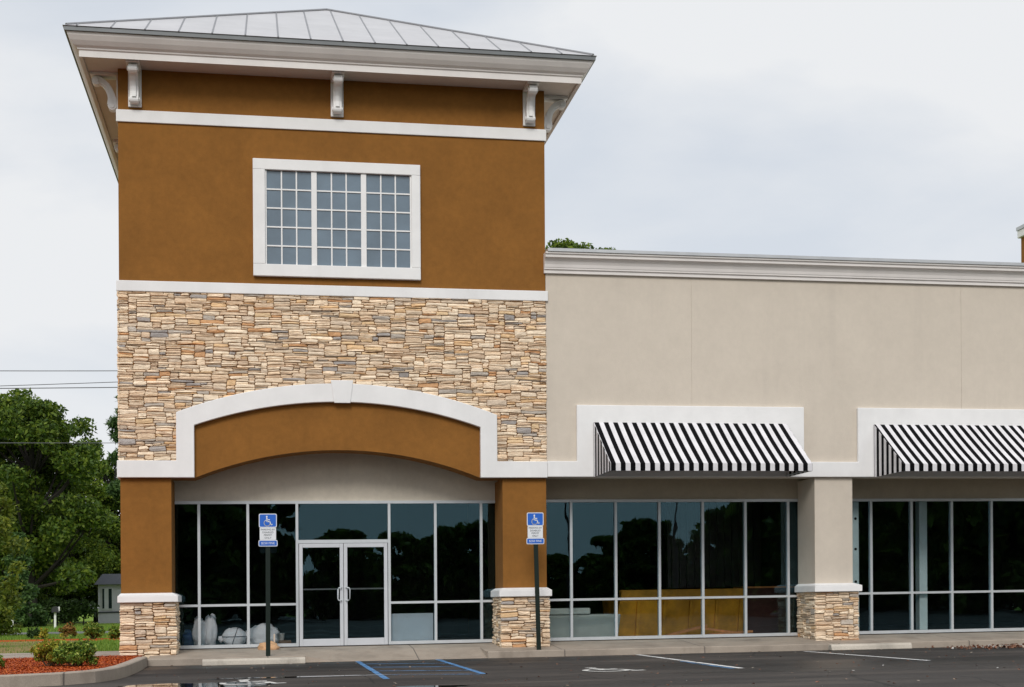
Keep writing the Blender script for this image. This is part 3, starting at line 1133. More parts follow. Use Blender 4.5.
b.add([(-1.93, 29.2, FL), (-1.80, 29.2, FL), (-1.90, 29.25, .0), (-1.94, 29.25, .0), (-1.93, 29.9, FL), (-1.80, 29.9, FL), (-1.90, 29.9, .0), (-1.94, 29.9, .0)],
      [(0, 1, 2, 3), (7, 6, 5, 4), (0, 4, 5, 1), (1, 5, 6, 2), (2, 6, 7, 3), (3, 7, 4, 0)])
one(b, 'leaning_sheet', M['teal'], 'pale teal sheet leaning inside behind the left stone pier', 'sheet')
b = MB()
b.box(.10, .50, 29.45, 29.85, FL, -.74)
one(b, 'cardboard_box', M['box'], 'low brown box inside the window left of the double door', 'box', bevel=.01)
bk = thing('bucket', 'small white bucket standing on the low brown box', 'bucket', (.27, 29.62, -.738))
b = MB()
b.tube([(.27, 29.62, -.737), (.27, 29.62, -.59)], [.075, .09], 16)
part(b, 'bucket_body', M['bucketwhite'], bk)
b = MB()
b.tube([(.27, 29.62, -.60), (.27, 29.62, -.585)], [.098, .098], 16)
part(b, 'rim', M['bucketwhite'], bk)
b = MB()
b.box(2.63, 3.545, 29.10, 29.125, FL, -.20)
one(b, 'board', M['paneblue'], 'pale blue-grey board filling the lower pane right of the double door', 'board', bevel=.004)

# sand heap with stake, behind the sign post
b = MB()
b.blob((.02, 28.62, -.90), .20, .16, .15, 3, .4, 2, 20, 12, -.96)
one(b, 'sand_heap', M['tan'], 'small tan sand heap on the sidewalk behind the sign post', 'sand heap', smooth=True)
b = MB()
b.box(.12, .15, 28.72, 28.74, -.90, -.58)
one(b, 'wooden_stake', M['palewood'], 'short pale stake standing beside the small tan sand heap', 'stake')

# wing interior
tk = thing('storage_bin', 'pale green storage bin inside the shop window right of the brown pier', 'bin', (7.0, 30.2, FL))
b = MB()
b.add([(5.98, 29.75, FL), (7.86, 29.75, FL), (7.86, 30.7, FL), (5.98, 30.7, FL), (5.95, 29.70, -.30), (7.92, 29.70, -.30), (7.92, 30.75, -.30), (5.95, 30.75, -.30)],
      [(0, 3, 2, 1), (4, 5, 6, 7), (0, 1, 5, 4), (1, 2, 6, 5), (2, 3, 7, 6), (3, 0, 4, 7)])
part(b, 'bin_body', M['tank'], tk, bevel=.03)
b = MB()
b.box(5.94, 7.2, 29.66, 30.4, -.297, -.15)
part(b, 'lid', M['tank'], tk, bevel=.03)
yc = thing('yellow_container', 'worn yellow metal container inside the beige shop', 'container', (9.7, 31.6, FL))
b = MB()
b.add([(8.05, 31.0, FL), (11.3, 31.0, FL), (11.3, 32.4, FL), (8.25, 32.4, FL), (8.2, 30.8, .0), (11.3, 30.8, .0), (11.3, 32.6, .0), (8.2, 32.6, .0)],
      [(0, 3, 2, 1), (4, 5, 6, 7), (0, 1, 5, 4), (1, 2, 6, 5), (2, 3, 7, 6), (3, 0, 4, 7)])
part(b, 'container_body', M['yellow'], yc, bevel=.02)
for xr in (8.6, 9.25, 9.9, 10.55, 11.15):
    b = MB()
    b.add([(xr, 30.93, FL + .02), (xr + .09, 30.93, FL + .02), (xr + .09, 31.02, FL + .02), (xr, 31.02, FL + .02), (xr, 30.75, -.01), (xr + .09, 30.75, -.01), (xr + .09, 30.84, -.01), (xr, 30.84, -.01)],
          [(0, 3, 2, 1), (4, 5, 6, 7), (0, 1, 5, 4), (1, 2, 6, 5), (2, 3, 7, 6), (3, 0, 4, 7)])
    part(b, 'side_rib', M['yellow'], yc, bevel=.01)
b = MB()
b.box(8.22, 11.3, 30.78, 31.0, .002, .25)
part(b, 'rim', M['yellow'], yc, bevel=.02)
PL = ['orange-brown plank on the slant, leftmost before the yellow container', 'orange-brown plank lying almost flat, rightmost before the yellow container', 'orange-brown plank crossing over the flat one before the yellow container']
for (p, q) in (((8.9, 29.45, FL + .03), (9.95, 29.75, FL + .24)), ((9.9, 29.40, FL + .04), (11.0, 29.6, FL + .09)), ((10.75, 29.35, FL + .04), (9.75, 29.8, FL + .2))):
    d = (Vector(q) - Vector(p))
    s = d.cross(Vector((0, 0, 1))).normalized() * .07
    u = Vector((0, 0, .05))
    vs = [Vector(p) - s, Vector(p) + s, Vector(q) + s, Vector(q) - s]
    b = MB()
    b.add([tuple(v) for v in vs] + [tuple(v + u) for v in vs], [(0, 3, 2, 1), (4, 5, 6, 7), (0, 1, 5, 4), (1, 2, 6, 5), (2, 3, 7, 6), (3, 0, 4, 7)])
    one(b, 'wooden_plank', M['wood'], PL.pop(0), 'plank', 'planks in front of the yellow container')
cb = thing('counter', 'dark red-brown counter inside the shop right of the yellow container', 'counter', (12.0, 31.3, FL))
b = MB()
b.box(11.36, 12.57, 30.9, 31.7, FL, .25)
part(b, 'counter_body', M['redbrown'], cb)
b = MB()
b.box(11.33, 12.57, 30.86, 31.74, .252, .29)
part(b, 'counter_top', M['wood'], cb)
b = MB()
k = 0
xx = 10.0
while xx < 12.5:
    b.box(xx, xx + .1, 32.9 - (k % 2) * .05, 33.0, .3, 2.9)
    xx += .1001
    k += 1
one(b, 'corrugated_panel', M['corr'], 'dark corrugated metal panel standing behind the red-brown counter', 'panel')
b = MB()
b.box(14.93, 15.13, 29.10, 29.30, FL, 2.99)
one(b, 'steel_post', M['steel'], 'pale green steel post inside the window right of the beige column', 'post', bevel=.01)
st = MB()
st.box(13.25, 13.41, 29.06, 29.10, FL, 2.2)
so = thing('slotted_channel', 'slotted steel channel along the window edge at the beige column', 'channel', (13.27, 29.12, FL))
part(st, 'channel_web', M['steel'], so)
hb = MB()
for z in (-.5, .35, 1.1, 1.8):
    hb.tube([(13.33, 29.059, z), (13.33, 29.052, z)], .032, 10)
part(hb, 'slot_hole', M['dark'], so)

# ================================================================== SIGNS
def isa_strokes():
    """access symbol in a 1 x 1 square as flat polygons"""
    polys = []
    def disc(cx, cy, r, n=16):
        polys.append([(cx + r * math.cos(2 * math.pi * i / n), cy + r * math.sin(2 * math.pi * i / n)) for i in range(n)])
    def stroke(pts, w):
        for (ax_, ay_), (bx_, by_) in zip(pts[:-1], pts[1:]):
            d = Vector((bx_ - ax_, by_ - ay_))
            d.normalize()
            nx_, ny_ = -d.y * w / 2, d.x * w / 2
            e_ = d * w * .25
            polys.append([(ax_ + nx_ - e_.x, ay_ + ny_ - e_.y), (ax_ - nx_ - e_.x, ay_ - ny_ - e_.y), (bx_ - nx_ + e_.x, by_ - ny_ + e_.y), (bx_ + nx_ + e_.x, by_ + ny_ + e_.y)])
    disc(.40, .93, .085)
    stroke([(.40, .80), (.43, .44)], .12)
    stroke([(.42, .62), (.68, .62)], .085)
    stroke([(.43, .44), (.70, .44), (.80, .12), (.92, .15)], .095)
    a = [(.44 + .30 * math.cos(R(t)), .30 + .30 * math.sin(R(t))) for t in range(118, 350, 14)]
    stroke(a, .08)
    return polys


def text_mb(s, size, x, y, z, align='CENTER'):
    cu = bpy.data.curves.new('lettering', 'FONT')
    cu.body = s
    cu.size = size
    cu.align_x = align
    cu.align_y = 'CENTER'
    cu.extrude = 0.0008
    cu.resolution_u = 3
    o = bpy.data.objects.new('lettering', cu)
    col.objects.link(o)
    dg = bpy.context.evaluated_depsgraph_get()
    dg.update()
    me = bpy.data.meshes.new_from_object(o.evaluated_get(dg))
    mb = MB()
    mb.add([(v.co.x + x, y - v.co.z, v.co.y + z) for v in me.vertices], [tuple(p.vertices) for p in me.polygons])
    bpy.data.objects.remove(o)
    bpy.data.curves.remove(cu)
    bpy.data.meshes.remove(me)
    return mb


def rrect(x0, x1, z0, z1, r, n=5):
    pts = []
    for cx, cz, a in ((x1 - r, z0 + r, -90), (x1 - r, z1 - r, 0), (x0 + r, z1 - r, 90), (x0 + r, z0 + r, 180)):
        for i in range(n + 1):
            t = R(a + 90 * i / n)
            pts.append((cx + r * math.cos(t), cz + r * math.sin(t)))
    return pts


def parking_sign(xb, xt, y, label, zbase):
    t = thing('parking_sign', label, 'sign', (xb, y, zbase), 'blue accessible parking signs')
    ztop = 1.78
    b = MB()
    ww = .045
    b.add([(xb - ww, y, zbase), (xb + ww, y, zbase), (xb + ww, y + .03, zbase), (xb - ww, y + .03, zbase),
           (xt - ww, y, ztop), (xt + ww, y, ztop), (xt + ww, y + .03, ztop), (xt - ww, y + .03, ztop)],
          [(0, 3, 2, 1), (4, 5, 6, 7), (0, 1, 5, 4), (1, 2, 6, 5), (2, 3, 7, 6), (3, 0, 4, 7)])
    part(b, 'post', M['postgreen'], t)
    yf = y - .006
    x0, x1 = xt - .175, xt + .175
    zt = 1.845
    b = MB()
    b.prism(rrect(x0, x1, zt - .275, zt, .03), yf - .003, yf)
    top = part(b, 'symbol_panel', M['signwhite'], t)
    b = MB()
    b.prism(rrect(x0 + .015, x1 - .015, zt - .26, zt - .015, .02), yf - .0045, yf - .0032)
    part(b, 'blue_field', M['signblue'], top)
    b = MB()
    for p in isa_strokes():
        q = [(xt - .10 + u * .20, zt - .245 + v * .20) for u, v in p]
        o0 = len(b.v)
        b.add([(u, yf - .0055, v) for u, v in q], [tuple(range(len(q)))])
    part(b, 'wheelchair_symbol', M['signwhite'], top)
    b = MB()
    z1 = zt - .278
    b.prism(rrect(x0 + .015, x1 - .015, z1 - .245, z1, .015), yf - .003, yf)
    pn = part(b, 'text_panel', M['signwhite'], t)
    for k, (s, sz) in enumerate((('PARKING BY', .050), ('DISABLED', .050), ('PERMIT', .050), ('ONLY', .050))):
        part(text_mb(s, sz, xt, yf - .0045, z1 - .04 - .055 * k), 'lettering', M['signink'], pn)
    b = MB()
    z2 = z1 - .248
    b.prism(rrect(x0 - .01, x1 + .012, z2 - .125, z2, .025), yf - .003, yf)
    fp = part(b, 'fine_plate', M['signwhite'], t)
    b = MB()
    b.prism(rrect(x0 + .003, x1 - .001, z2 - .112, z2 - .013, .015), yf - .0045, yf - .0032)
    part(b, 'blue_field', M['signblue'], fp)
    part(text_mb('$250 FINE', .062, xt, yf - .006, z2 - .063), 'lettering', M['signwhite'], fp)
    return t


parking_sign(.005, .015, 27.18, 'blue and white accessible parking sign in front of the dark window left of the doors', -1.01)
parking_sign(5.50, 5.435, 27.18, 'blue and white accessible parking sign on a leaning post before the brown right pier', -1.01)

# ================================================================== GROUND
def structure(o):
    o['kind'] = 'structure'
    return o


def sheet_grid(xs, ys, zf):
    mb = MB()
    nx, ny = len(xs), len(ys)
    mb.add([(x, y, zf(x, y)) for y in ys for x in xs], [(j * nx + i, j * nx + i + 1, (j + 1) * nx + i + 1, (j + 1) * nx + i) for j in range(ny - 1) for i in range(nx - 1)])
    return mb


gx = [-2500, -600, -200, -60, -30, -15, 0, 15, 30, 60, 200, 600, 2500]
gy = [-2500, -600, -200, -80, -30, 0, 20, 40, 80, 120, 250, 800, 3500]
structure(sheet_grid(gx, gy, lambda x, y: -1.16).build('ground', M['grass']))
# island outline (outer kerb line) and lot
isl = [(-60, 19.9), (-9, 20.15), (-6, 20.25), (-4.6, 20.36), (-3.7, 20.55), (-3.05, 20.9), (-2.62, 21.45), (-2.42, 22.2), (-2.34, 23.2), (-2.32, 25), (-2.32, 27.02)]
lot = [(-60, -60), (60, -60), (60, 27.06), (-2.30, 27.06)] + [(x + .05, y + .05) for x, y in isl[::-1]]
mb = MB()
# lot as strips in x so that it follows the grade
mb.add([(-60, -85, ZA), (60, -85, ZA), (60, 27.06, ZA), (-2.30, 27.06, ZA)] + [(x + .06, y + .06, ZA) for x, y in isl[::-1]], [tuple(range(4 + len(isl)))])
structure(mb.build('parking_lot', M['asphalt']))


def offset(pts, d):
    out = []
    for i, p in enumerate(pts):
        a = Vector(pts[max(i - 1, 0)])
        b = Vector(pts[min(i + 1, len(pts) - 1)])
        t = (b - a).normalized()
        n = Vector((-t.y, t.x))
        out.append((p[0] + n.x * d, p[1] + n.y * d))
    return out


def kerb_strip(pts, w, z0, z1, name, lip=.02):
    """kerb with a slightly battered, rounded face"""
    prof = [(-.025, z0), (-.012, z1 - lip), (.008, z1 - .004), (.03, z1), (w, z1), (w, z0)]
    lines = [[(x, y, z) for (x, y) in offset(pts, d)] for d, z in prof]
    n = len(pts)
    mb = MB()
    vs = [p for ln in lines for p in ln]
    fs = []
    for k in range(len(prof) - 1):
        for i in range(n - 1):
            fs.append((k * n + i, k * n + i + 1, (k + 1) * n + i + 1, (k + 1) * n + i))
    fs.append(tuple(k * n for k in range(len(prof))))
    fs.append(tuple(k * n + n - 1 for k in range(len(prof) - 1, -1, -1)))
    mb.add(vs, fs)
    return structure(mb.build(name, M['kerb']))


kerb_strip(isl, .16, -1.2, -.935, 'island_kerb')
inn = offset(isl, .158)
mb = MB()
mb.add([(x, y, -.955) for x, y in inn] + [(-2.48, 28.2, -.955), (-60, 28.2, -.955)], [tuple(range(len(inn) + 2))])
structure(mb.build('mulch_bed', M['mulch']))
# loose chips over the bed
mb = MB()
for _ in range(14000):
    x = -2.5 - abs(rnd.gauss(0, 2.2))
    y = rnd.uniform(20.5, 28.1)
    ok = True
    for (xa, ya), (xb2, yb2) in zip(inn[:-1], inn[1:]):
        if (xb2 - xa) * (y - ya) - (yb2 - ya) * (x - xa) < 0.02 * math.hypot(xb2 - xa, yb2 - ya):
            ok = False
            break
    if not ok:
        continue
    a = rnd.uniform(0, 6.28)
    l, w = rnd.uniform(.012, .04), rnd.uniform(.005, .011)
    ti = rnd.uniform(-.008, .014)
    dx, dy = math.cos(a), math.sin(a)
    z = -.951 + rnd.uniform(0, .014)
    mb.add([(x - dx * l - dy * w, y - dy * l + dx * w, z), (x - dx * l + dy * w, y - dy * l - dx * w, z + .006), (x + dx * l + dy * w, y + dy * l - dx * w, z + ti), (x + dx * l - dy * w, y + dy * l + dx * w, z + ti + .006)], [(0, 1, 2, 3)])
o = mb.build('mulch_chips', M['chip'])
tag(o, 'loose red bark chips covering the planting bed at left', 'mulch', kind='stuff')


# sidewalk with the dropped ramp before the doors
def ramp_f(x):
    if x < .72 or x > 4.40:
        return 0.0
    if x < 1.25:
        return (x - .72) / .53
    return 1.0


def zside(x, y):
    z = -.872 - (.125) * max(0, min(1, (YS - y) / 1.85))
    f = ramp_f(x)
    if y < 28.1:
        z -= f * .115 * (28.1 - y) / 1.05
    return z


xs = [-2.32, -1, 0, .72, .9, 1.1, 1.25, 2, 3, 4, 4.395, 4.405, 5, 6, 8, 10, 12, 14, 16, 18, 22, 26]
ys = [27.05, 27.2, 27.5, 27.8, 28.1, 28.5, YS + .12]
mb = sheet_grid(xs, ys, zside)
# front skirt
n = len(xs)
mb.add([(x, 27.05, zside(x, 27.05)) for x in xs] + [(x, 27.03, -1.2) for x in xs], [(i, i + 1, n + i + 1, n + i) for i in range(n - 1)])
structure(mb.build('sidewalk', M['concrete']))
kerb_strip([(-2.30, 27.0), (0.72, 27.0)], .13, -1.2, -.985, 'sidewalk_kerb')
kerb_strip([(4.405, 27.0), (8, 27.0), (12, 27.0), (16, 27.0), (20, 27.0), (26, 27.0)], .13, -1.2, -.985, 'sidewalk_kerb')
# side path beyond the mulch, lawns, mulch strip, road
def flat(name, x0, x1, y0, y1, z, mat):
    mb = MB()
    mb.add([(x0, y0, z), (x1, y0, z), (x1, y1, z), (x0, y1, z)], [(0, 1, 2, 3)])
    return structure(mb.build(name, mat))


flat('side_path', -60, XL - .08, 28.22, 32.9, -.99, M['kerb'])
flat('verge_dry_grass', -60, -6.3, 32.9, 50.0, -1.10, M['drygrass'])
flat('mulch_strip', -40, -2.6, 50.0, 54.0, -1.12, M['mulch'])
flat('side_road', -60, 60, 66.0, 73.0, -1.14, M['road'])

# wheel stops
def wheel_stop(x0, x1, y, label):
    b = MB()
    p = [(-.10, ZA), (-.085, ZA + .085), (-.055, ZA + .125), (.055, ZA + .125), (.085, ZA + .085), (.10, ZA)]
    b.prism([(y + q, z + .003) for q, z in p], x0, x1, 'YZ')
    o = b.build('wheel_stop', M['bumper'], None, bevel=.012)
    tag(o, label, 'wheel stop', 'concrete wheel stops at the kerb')


wheel_stop(-1.24, .72, 26.55, 'pale concrete wheel stop at the foot of the sign post left of the doors')
wheel_stop(11.68, 13.50, 26.75, 'pale concrete wheel stop in front of the beige column')

# road paint
ZP = ZA + .004


def stripe(p, q, w, mat, name, label, cat='road marking', group=None, z=ZP):
    d = Vector((q[0] - p[0], q[1] - p[1])).normalized()
    nx_, ny_ = -d.y * w / 2, d.x * w / 2
    b = MB()
    b.add([(p[0] + nx_, p[1] + ny_, z), (p[0] - nx_, p[1] - ny_, z), (q[0] - nx_, q[1] - ny_, z), (q[0] + nx_, q[1] + ny_, z)], [(0, 1, 2, 3)])
    o = b.build(name, mat)
    return tag(o, label, cat, group)


def aisle():
    t = thing('access_aisle_marking', 'blue painted hatched access aisle on the asphalt before the doors', 'road marking', (2.5, 24, ZP))
    for x, ww in ((1.76, .10), (3.36, .10)):
        b = MB()
        y0, y1 = (20.3, 26.95) if x < 2 else (21.0, 26.95)
        b.add([(x - ww / 2, y0, ZP), (x + ww / 2, y0, ZP), (x + ww / 2, y1, ZP), (x - ww / 2, y1, ZP)], [(0, 1, 2, 3)])
        part(b, 'border_line', M['bluepaint'], t)
    for y in (20.9, 22.2, 23.6, 25.0):
        b = MB()
        b.add([(1.83, y + .55, ZP), (1.83, y + .70, ZP), (3.29, y + .15, ZP), (3.29, y, ZP)], [(0, 1, 2, 3)])
        part(b, 'cross_line', M['bluefaint'], t)


aisle()
G_ST = 'white parking stripes'
stripe((7.52, 20.7), (7.53, 26.95), .11, M['whitepaint'], 'parking_stripe', 'white parking stripe between the wheelchair symbol and the wheel stop at the beige column', group=G_ST)
stripe((7.38, 20.7), (7.39, 23.5), .09, M['bluefaint'], 'parking_stripe_blue', 'faded blue line alongside the near end of the white parking stripe')
stripe((11.25, 21.6), (11.05, 26.6), .10, M['whitepaint'], 'parking_stripe', 'white parking stripe ending at the wheel stop before the beige column', group=G_ST)


def road_symbol(cx, cy, sz, label, mat):
    b = MB()
    for p in isa_strokes():
        q = [(cx + (u - .5) * sz, cy + (v - .5) * sz * 1.3, ZP) for u, v in p]
        for i in range(1, len(q) - 1):
            b.add([q[0], q[i], q[i + 1]], [(0, 1, 2)])
    tag(b.build('wheelchair_marking', mat), label, 'road marking', 'wheelchair symbols painted on the asphalt')


# strokes overlap slightly, so each layer would be coplanar: lift them one by one
def road_symbol(cx, cy, sz, label, mat):
    b = MB()
    for k, p in enumerate(isa_strokes()):
        q = [(cx + (u - .5) * sz, cy + (v - .5) * sz * 1.25, ZP + k * .0004) for u, v in p]
        b.add(q, [tuple(range(len(q)))])
    tag(b.build('wheelchair_marking', mat), label, 'road marking', 'wheelchair symbols painted on the asphalt')


road_symbol(5.45, 21.4, 1.15, 'faded white wheelchair symbol on the asphalt right of the blue aisle', M['whiteworn'])
road_symbol(-.25, 20.45, 1.15, 'faded white wheelchair symbol on wet asphalt beside the puddle at left', M['whiteworn'])


# puddles
def puddle(cx, cy, rx, ry, seed):
    pts = []
    for i in range(48):
        a = 2 * math.pi * i / 48
        k = 1 + .45 * mnoise.noise(Vector((math.cos(a) * 1.4, math.sin(a) * 1.4, seed))) + .2 * mnoise.noise(Vector((math.cos(a) * 4, math.sin(a) * 4, seed)))
        pts.append((cx + rx * k * math.cos(a), cy + ry * k * math.sin(a), ZA + .0075))
    mb = MB()
    mb.add(pts, [tuple(range(48))])
    structure(mb.build('puddle', M['puddle']))


puddle(-1.15, 19.75, 1.35, .75, 1)
puddle(.3, 21.5, 1.6, .13, 5)
puddle(2.1, 18.1, .55, .20, 2)
puddle(5.2, 15.95, .55, .16, 3)

# rubble at the right
mb = MB()
rg = random.Random(5)
for _ in range(1700):
    x = 17.2 + rg.gauss(0, 1.3)
    y = 26.2 + rg.gauss(0, .45)
    if y > 26.92 or x < 14.0:
        continue
    h = .11 * math.exp(-((x - 17.4) / 1.2) ** 2 - ((y - 26.3) / .45) ** 2)
    s = rg.uniform(.012, .05)
    z = ZA + .003 + rg.random() * h
    vs = [(x + rg.uniform(-s, s), y + rg.uniform(-s, s), z + (k % 2) * s + .002) for k in range(6)]
    mb.add(vs, [(0, 1, 2), (2, 1, 3), (2, 3, 4), (4, 3, 5), (0, 2, 4), (1, 5, 3)])
tag(mb.build('rubble', M['debris']), 'scattered red-brown rubble along the kerb at the right edge', 'rubble', kind='stuff')
mb = MB()
for _ in range(420):
    x = rg.uniform(-2, 16)
    y = rg.uniform(15, 27)
    s = rg.uniform(.006, .022)
    z = ZA + .004
    vs = [(x + rg.uniform(-s, s) * 1.6, y + rg.uniform(-s, s) * 1.6, z + (k % 2) * s * .6) for k in range(6)]
    mb.add(vs, [(0, 1, 2), (2, 1, 3), (2, 3, 4), (4, 3, 5), (0, 2, 4), (1, 5, 3)])
tag(mb.build('litter_bits', M['debris']), 'tiny leaves and grit scattered over the wet asphalt', 'litter', kind='stuff')

# grass blades as ground cover
mb = MB()
rg = random.Random(21)
for _ in range(26000):
    y = rg.uniform(33, 64) if rg.random() < .75 else rg.uniform(73, 92)
    xr = -.195 * y
    xl = -.075 * y
    x = rg.uniform(xr - 4, xl)
    if 50 < y < 54 or (y > 32.9 and y < 50 and x < -6.3 and rg.random() < .72):
        continue
    if 28 < y < 37 and x > XL - .3:
        continue
    h = rg.uniform(.04, .10) * (1 + .5 * (y > 70))
    w = .010 + y * .00022
    a = rg.uniform(0, 3.14)
    lx, ly = rg.uniform(-.05, .05), rg.uniform(-.05, .05)
    mb.add([(x - w * math.cos(a), y - w * math.sin(a), -1.15), (x + w * math.cos(a), y + w * math.sin(a), -1.15), (x + lx, y + ly, -1.15 + h + .04)], [(0, 1, 2)])
tag(mb.build('grass', M['grassblade']), 'short green grass on the verges beyond the planting bed', 'grass', kind='stuff')


# ================================================================== PLANTS
def leaf_cloud(mb, clumps, n, size, rg, up=.35, aspect=1.7):
    """n leaf faces spread through the clumps (centre, radius)"""
    tot = sum(r ** 2 for _, r in clumps)
    for (c, r) in clumps:
        k = max(6, int(n * r * r / tot))
        for _ in range(k):
            d = Vector((rg.gauss(0, 1), rg.gauss(0, 1), rg.gauss(0, 1)))
            d = d.normalized() * r * (rg.random() ** .45)
            p = Vector(c) + Vector((d.x, d.y, d.z * .72))
            nn = Vector((rg.gauss(0, 1), rg.gauss(0, 1), rg.gauss(0, 1) + up)).normalized()
            t = nn.orthogonal().normalized()
            t.rotate(Matrix.Rotation(rg.uniform(0, 6.28), 3, nn))
            b = nn.cross(t)
            s = size * rg.uniform(.6, 1.35)
            a, w = t * s * aspect * .5, b * s * .5
            mb.add([p - a, p + w * .8, p + a, p - w * .8], [(0, 1, 2, 3)])


def tree_meshes(h, rad, seed, n, leaf, bare=.22, shape='round', nclump=46):
    """crown + trunk meshes in local coordinates, base at the origin"""
    rg = random.Random(seed)
    tr = MB()
    bend = [(rg.uniform(-.03, .03) * h, rg.uniform(-.03, .03) * h) for _ in range(5)]
    tp = [(bend[i][0] * i / 4, bend[i][1] * i / 4, h * .17 * i) for i in range(5)]
    tr.tube([(0, 0, -.1)] + tp[1:], [h * .026, h * .021, h * .017, h * .012, h * .006], 8)
    clumps = []
    for _ in range(nclump):
        f = rg.random()
        a = rg.uniform(0, 6.28)
        if shape == 'round':
            z = h * (bare + (1 - bare) * f)
            prof = math.sqrt(max(.02, 1 - ((f - .42) / .62) ** 2))
        elif shape == 'cone':
            z = h * (bare + (1 - bare) * f)
            prof = max(.06, 1 - f)
        else:
            z = h * (bare + (1 - bare) * (f ** .7))
            prof = .35 + .55 * rg.random()
        rr = rad * prof * (rg.random() ** .45)
        cr = rad * rg.uniform(.16, .30) * (1.15 - .35 * f)
        p = (rr * math.cos(a), rr * math.sin(a), min(z, h - cr * .6))
        clumps.append((p, cr))
        if rg.random() < .45 and shape != 'cone':
            zz = max(h * .15, p[2] - rr * .7)
            k = min(4, max(1, int(zz / (h * .17))))
            q = tp[k]
            mid = ((q[0] + p[0]) / 2, (q[1] + p[1]) / 2, (min(q[2], p[2]) * .6 + p[2] * .4))
            tr.tube([q, mid, p], [h * .009, h * .006, h * .002], 5, False)
    cr = MB()
    leaf_cloud(cr, clumps, n, leaf, rg)
    return cr, tr


def pine_meshes(h, seed, n, leaf, asp=4.5):
    rg = random.Random(seed)
    tr = MB()
    tr.tube([(0, 0, -.1), (.1, 0, h * .5), (0, .1, h * .97)], [h * .014, h * .010, h * .003], 8)
    clumps = []
    for i in range(26):
        z = h * rg.uniform(.52, .99)
        rr = (h - z) * .30 + .3
        a = rg.uniform(0, 6.28)
        d = rr * rg.uniform(.35, 1)
        p = (d * math.cos(a), d * math.sin(a), z)
        tr.tube([(0, 0, z - d * .25), p], [h * .004, h * .0015], 4, False)
        clumps.append((p, rg.uniform(.45, .85)))
    cr = MB()
    leaf_cloud(cr, clumps, n, leaf, rg, .1, asp)
    return cr, tr


def make_plant(meshes, name, label, cat, x, y, mat, barkmat, group=None, zb=-1.16, crown='crown', trunk='trunk', scale=1.0, rz=0.0):
    t = bpy.data.objects.new(name, None)
    col.objects.link(t)
    t.location = (x, y, zb + grade(x))
    t.rotation_euler = (0, 0, rz)
    t.scale = (scale,) * 3
    t['_base'] = (0, 0, 0)
    tag(t, label, cat, group)
    meshes[0].build(crown, mat, t, grd=False)
    meshes[1].build(trunk, barkmat, t, grd=False)
    return t


def copy_thing(src, x, y, zb, scale, rz, label, group=None, szf=1.0):
    t = src.copy()
    col.objects.link(t)
    t.location = (x, y, zb + grade(x))
    t.scale = (scale, scale, scale * szf)
    t.rotation_euler = (0, 0, rz)
    t['label'] = label
    if group:
        t['group'] = group
    for ch in src.children:
        c_ = ch.copy()
        col.objects.link(c_)
        c_.parent = t
    return t


GW = 'trees of the wood at left'
oakA = make_plant(tree_meshes(17.2, 6.0, 3, 36000, .21, .20, nclump=100), 'broadleaf_tree', 'tallest green broadleaf tree at the left edge of the photo', 'tree', -19.5, 104, M['leafdark'], M['bark'], GW)
oakB = make_plant(tree_meshes(15.9, 5.0, 8, 32000, .21, .19, nclump=95), 'broadleaf_tree', 'broad green tree with a ragged top in the middle of the wood', 'tree', -16.4, 100, M['leafdark'], M['bark'], GW)
oakC = make_plant(tree_meshes(16.4, 5.0, 13, 18000, .23, .24, nclump=50), 'broadleaf_tree', 'sparse tree with forked dark trunk beside the brown tower', 'tree', -14.0, 126, M['leafdark'], M['bark'], GW, rz=.5)
near = make_plant(tree_meshes(7.2, 2.5, 21, 15000, .13, .03, nclump=80), 'broadleaf_tree', 'nearer light yellow-green tree leaning in from the left edge', 'tree', -13.0, 62, M['leafmid'], M['bark'])
cedar = make_plant(tree_meshes(6.0, 1.9, 31, 7000, .16, .02, 'cone', 60), 'cedar_tree', 'small dark conical tree at the foot of the wood', 'tree', -15.3, 88, M['needle'], M['bark'])
copy_thing(oakB, -24.5, 112, -1.16, 1.0, 2.0, 'dark tree behind the tallest one at the left edge', GW)
copy_thing(oakA, -17.4, 122, -1.16, .86, 1.2, 'deep green tree set back behind the ragged one', GW)
copy_thing(oakB, -12.6, 134, -1.16, .86, 4.0, 'shadowed tree set back behind the sparse forked one', GW)
copy_thing(oakA, -21.5, 128, -1.16, .75, 3.1, 'low tree far back in the wood between two taller crowns', GW)
copy_thing(oakC, -10.0, 132, -1.16, .95, 3.0, 'thin tree mostly hidden behind the brown tower', GW)
copy_thing(oakB, -17.6, 108, -1.16, .48, 5.0, 'small understorey tree with low dark crown behind the hedge', GW)
copy_thing(oakA, -15.6, 129, -1.16, .52, .4, 'small understorey tree behind the grey house roof', GW)
copy_thing(oakB, -19.6, 110, -1.16, .50, 2.6, 'small understorey tree at the foot of the tallest tree', GW)
copy_thing(oakA, -22.6, 108, -1.16, .45, 3.6, 'small understorey tree behind the conical dark tree', GW)
copy_thing(oakA, -17.6, 124, -1.16, .50, 5.6, 'small understorey tree deep in the shade of the wood', GW)
for x_, y_, sc_, rz_ in ((-31, 108, .95, .3), (-38, 116, 1.0, 2.2), (-46, 110, .9, 4.1), (-55, 118, 1.05, 5.0)):
    copy_thing(oakB, x_, y_, -1.16, sc_, rz_, 'tree of the wood beyond the left edge of the photo', GW)
pine = make_plant(pine_meshes(18.6, 41, 5200, .16), 'pine_tree', 'tall pine with tufted branches showing beside the left tower edge', 'pine', -11.1, 112, M['needle'], M['bark'])
GP = 'treetops above the parapet'
tip = make_plant(pine_meshes(17.6, 47, 15000, .12, 1.8), 'pine_tree', 'bushy treetop above the parapet, closest to the tower wall', 'tree', 13.35, 60, M['leafdark'], M['bark'], GP)
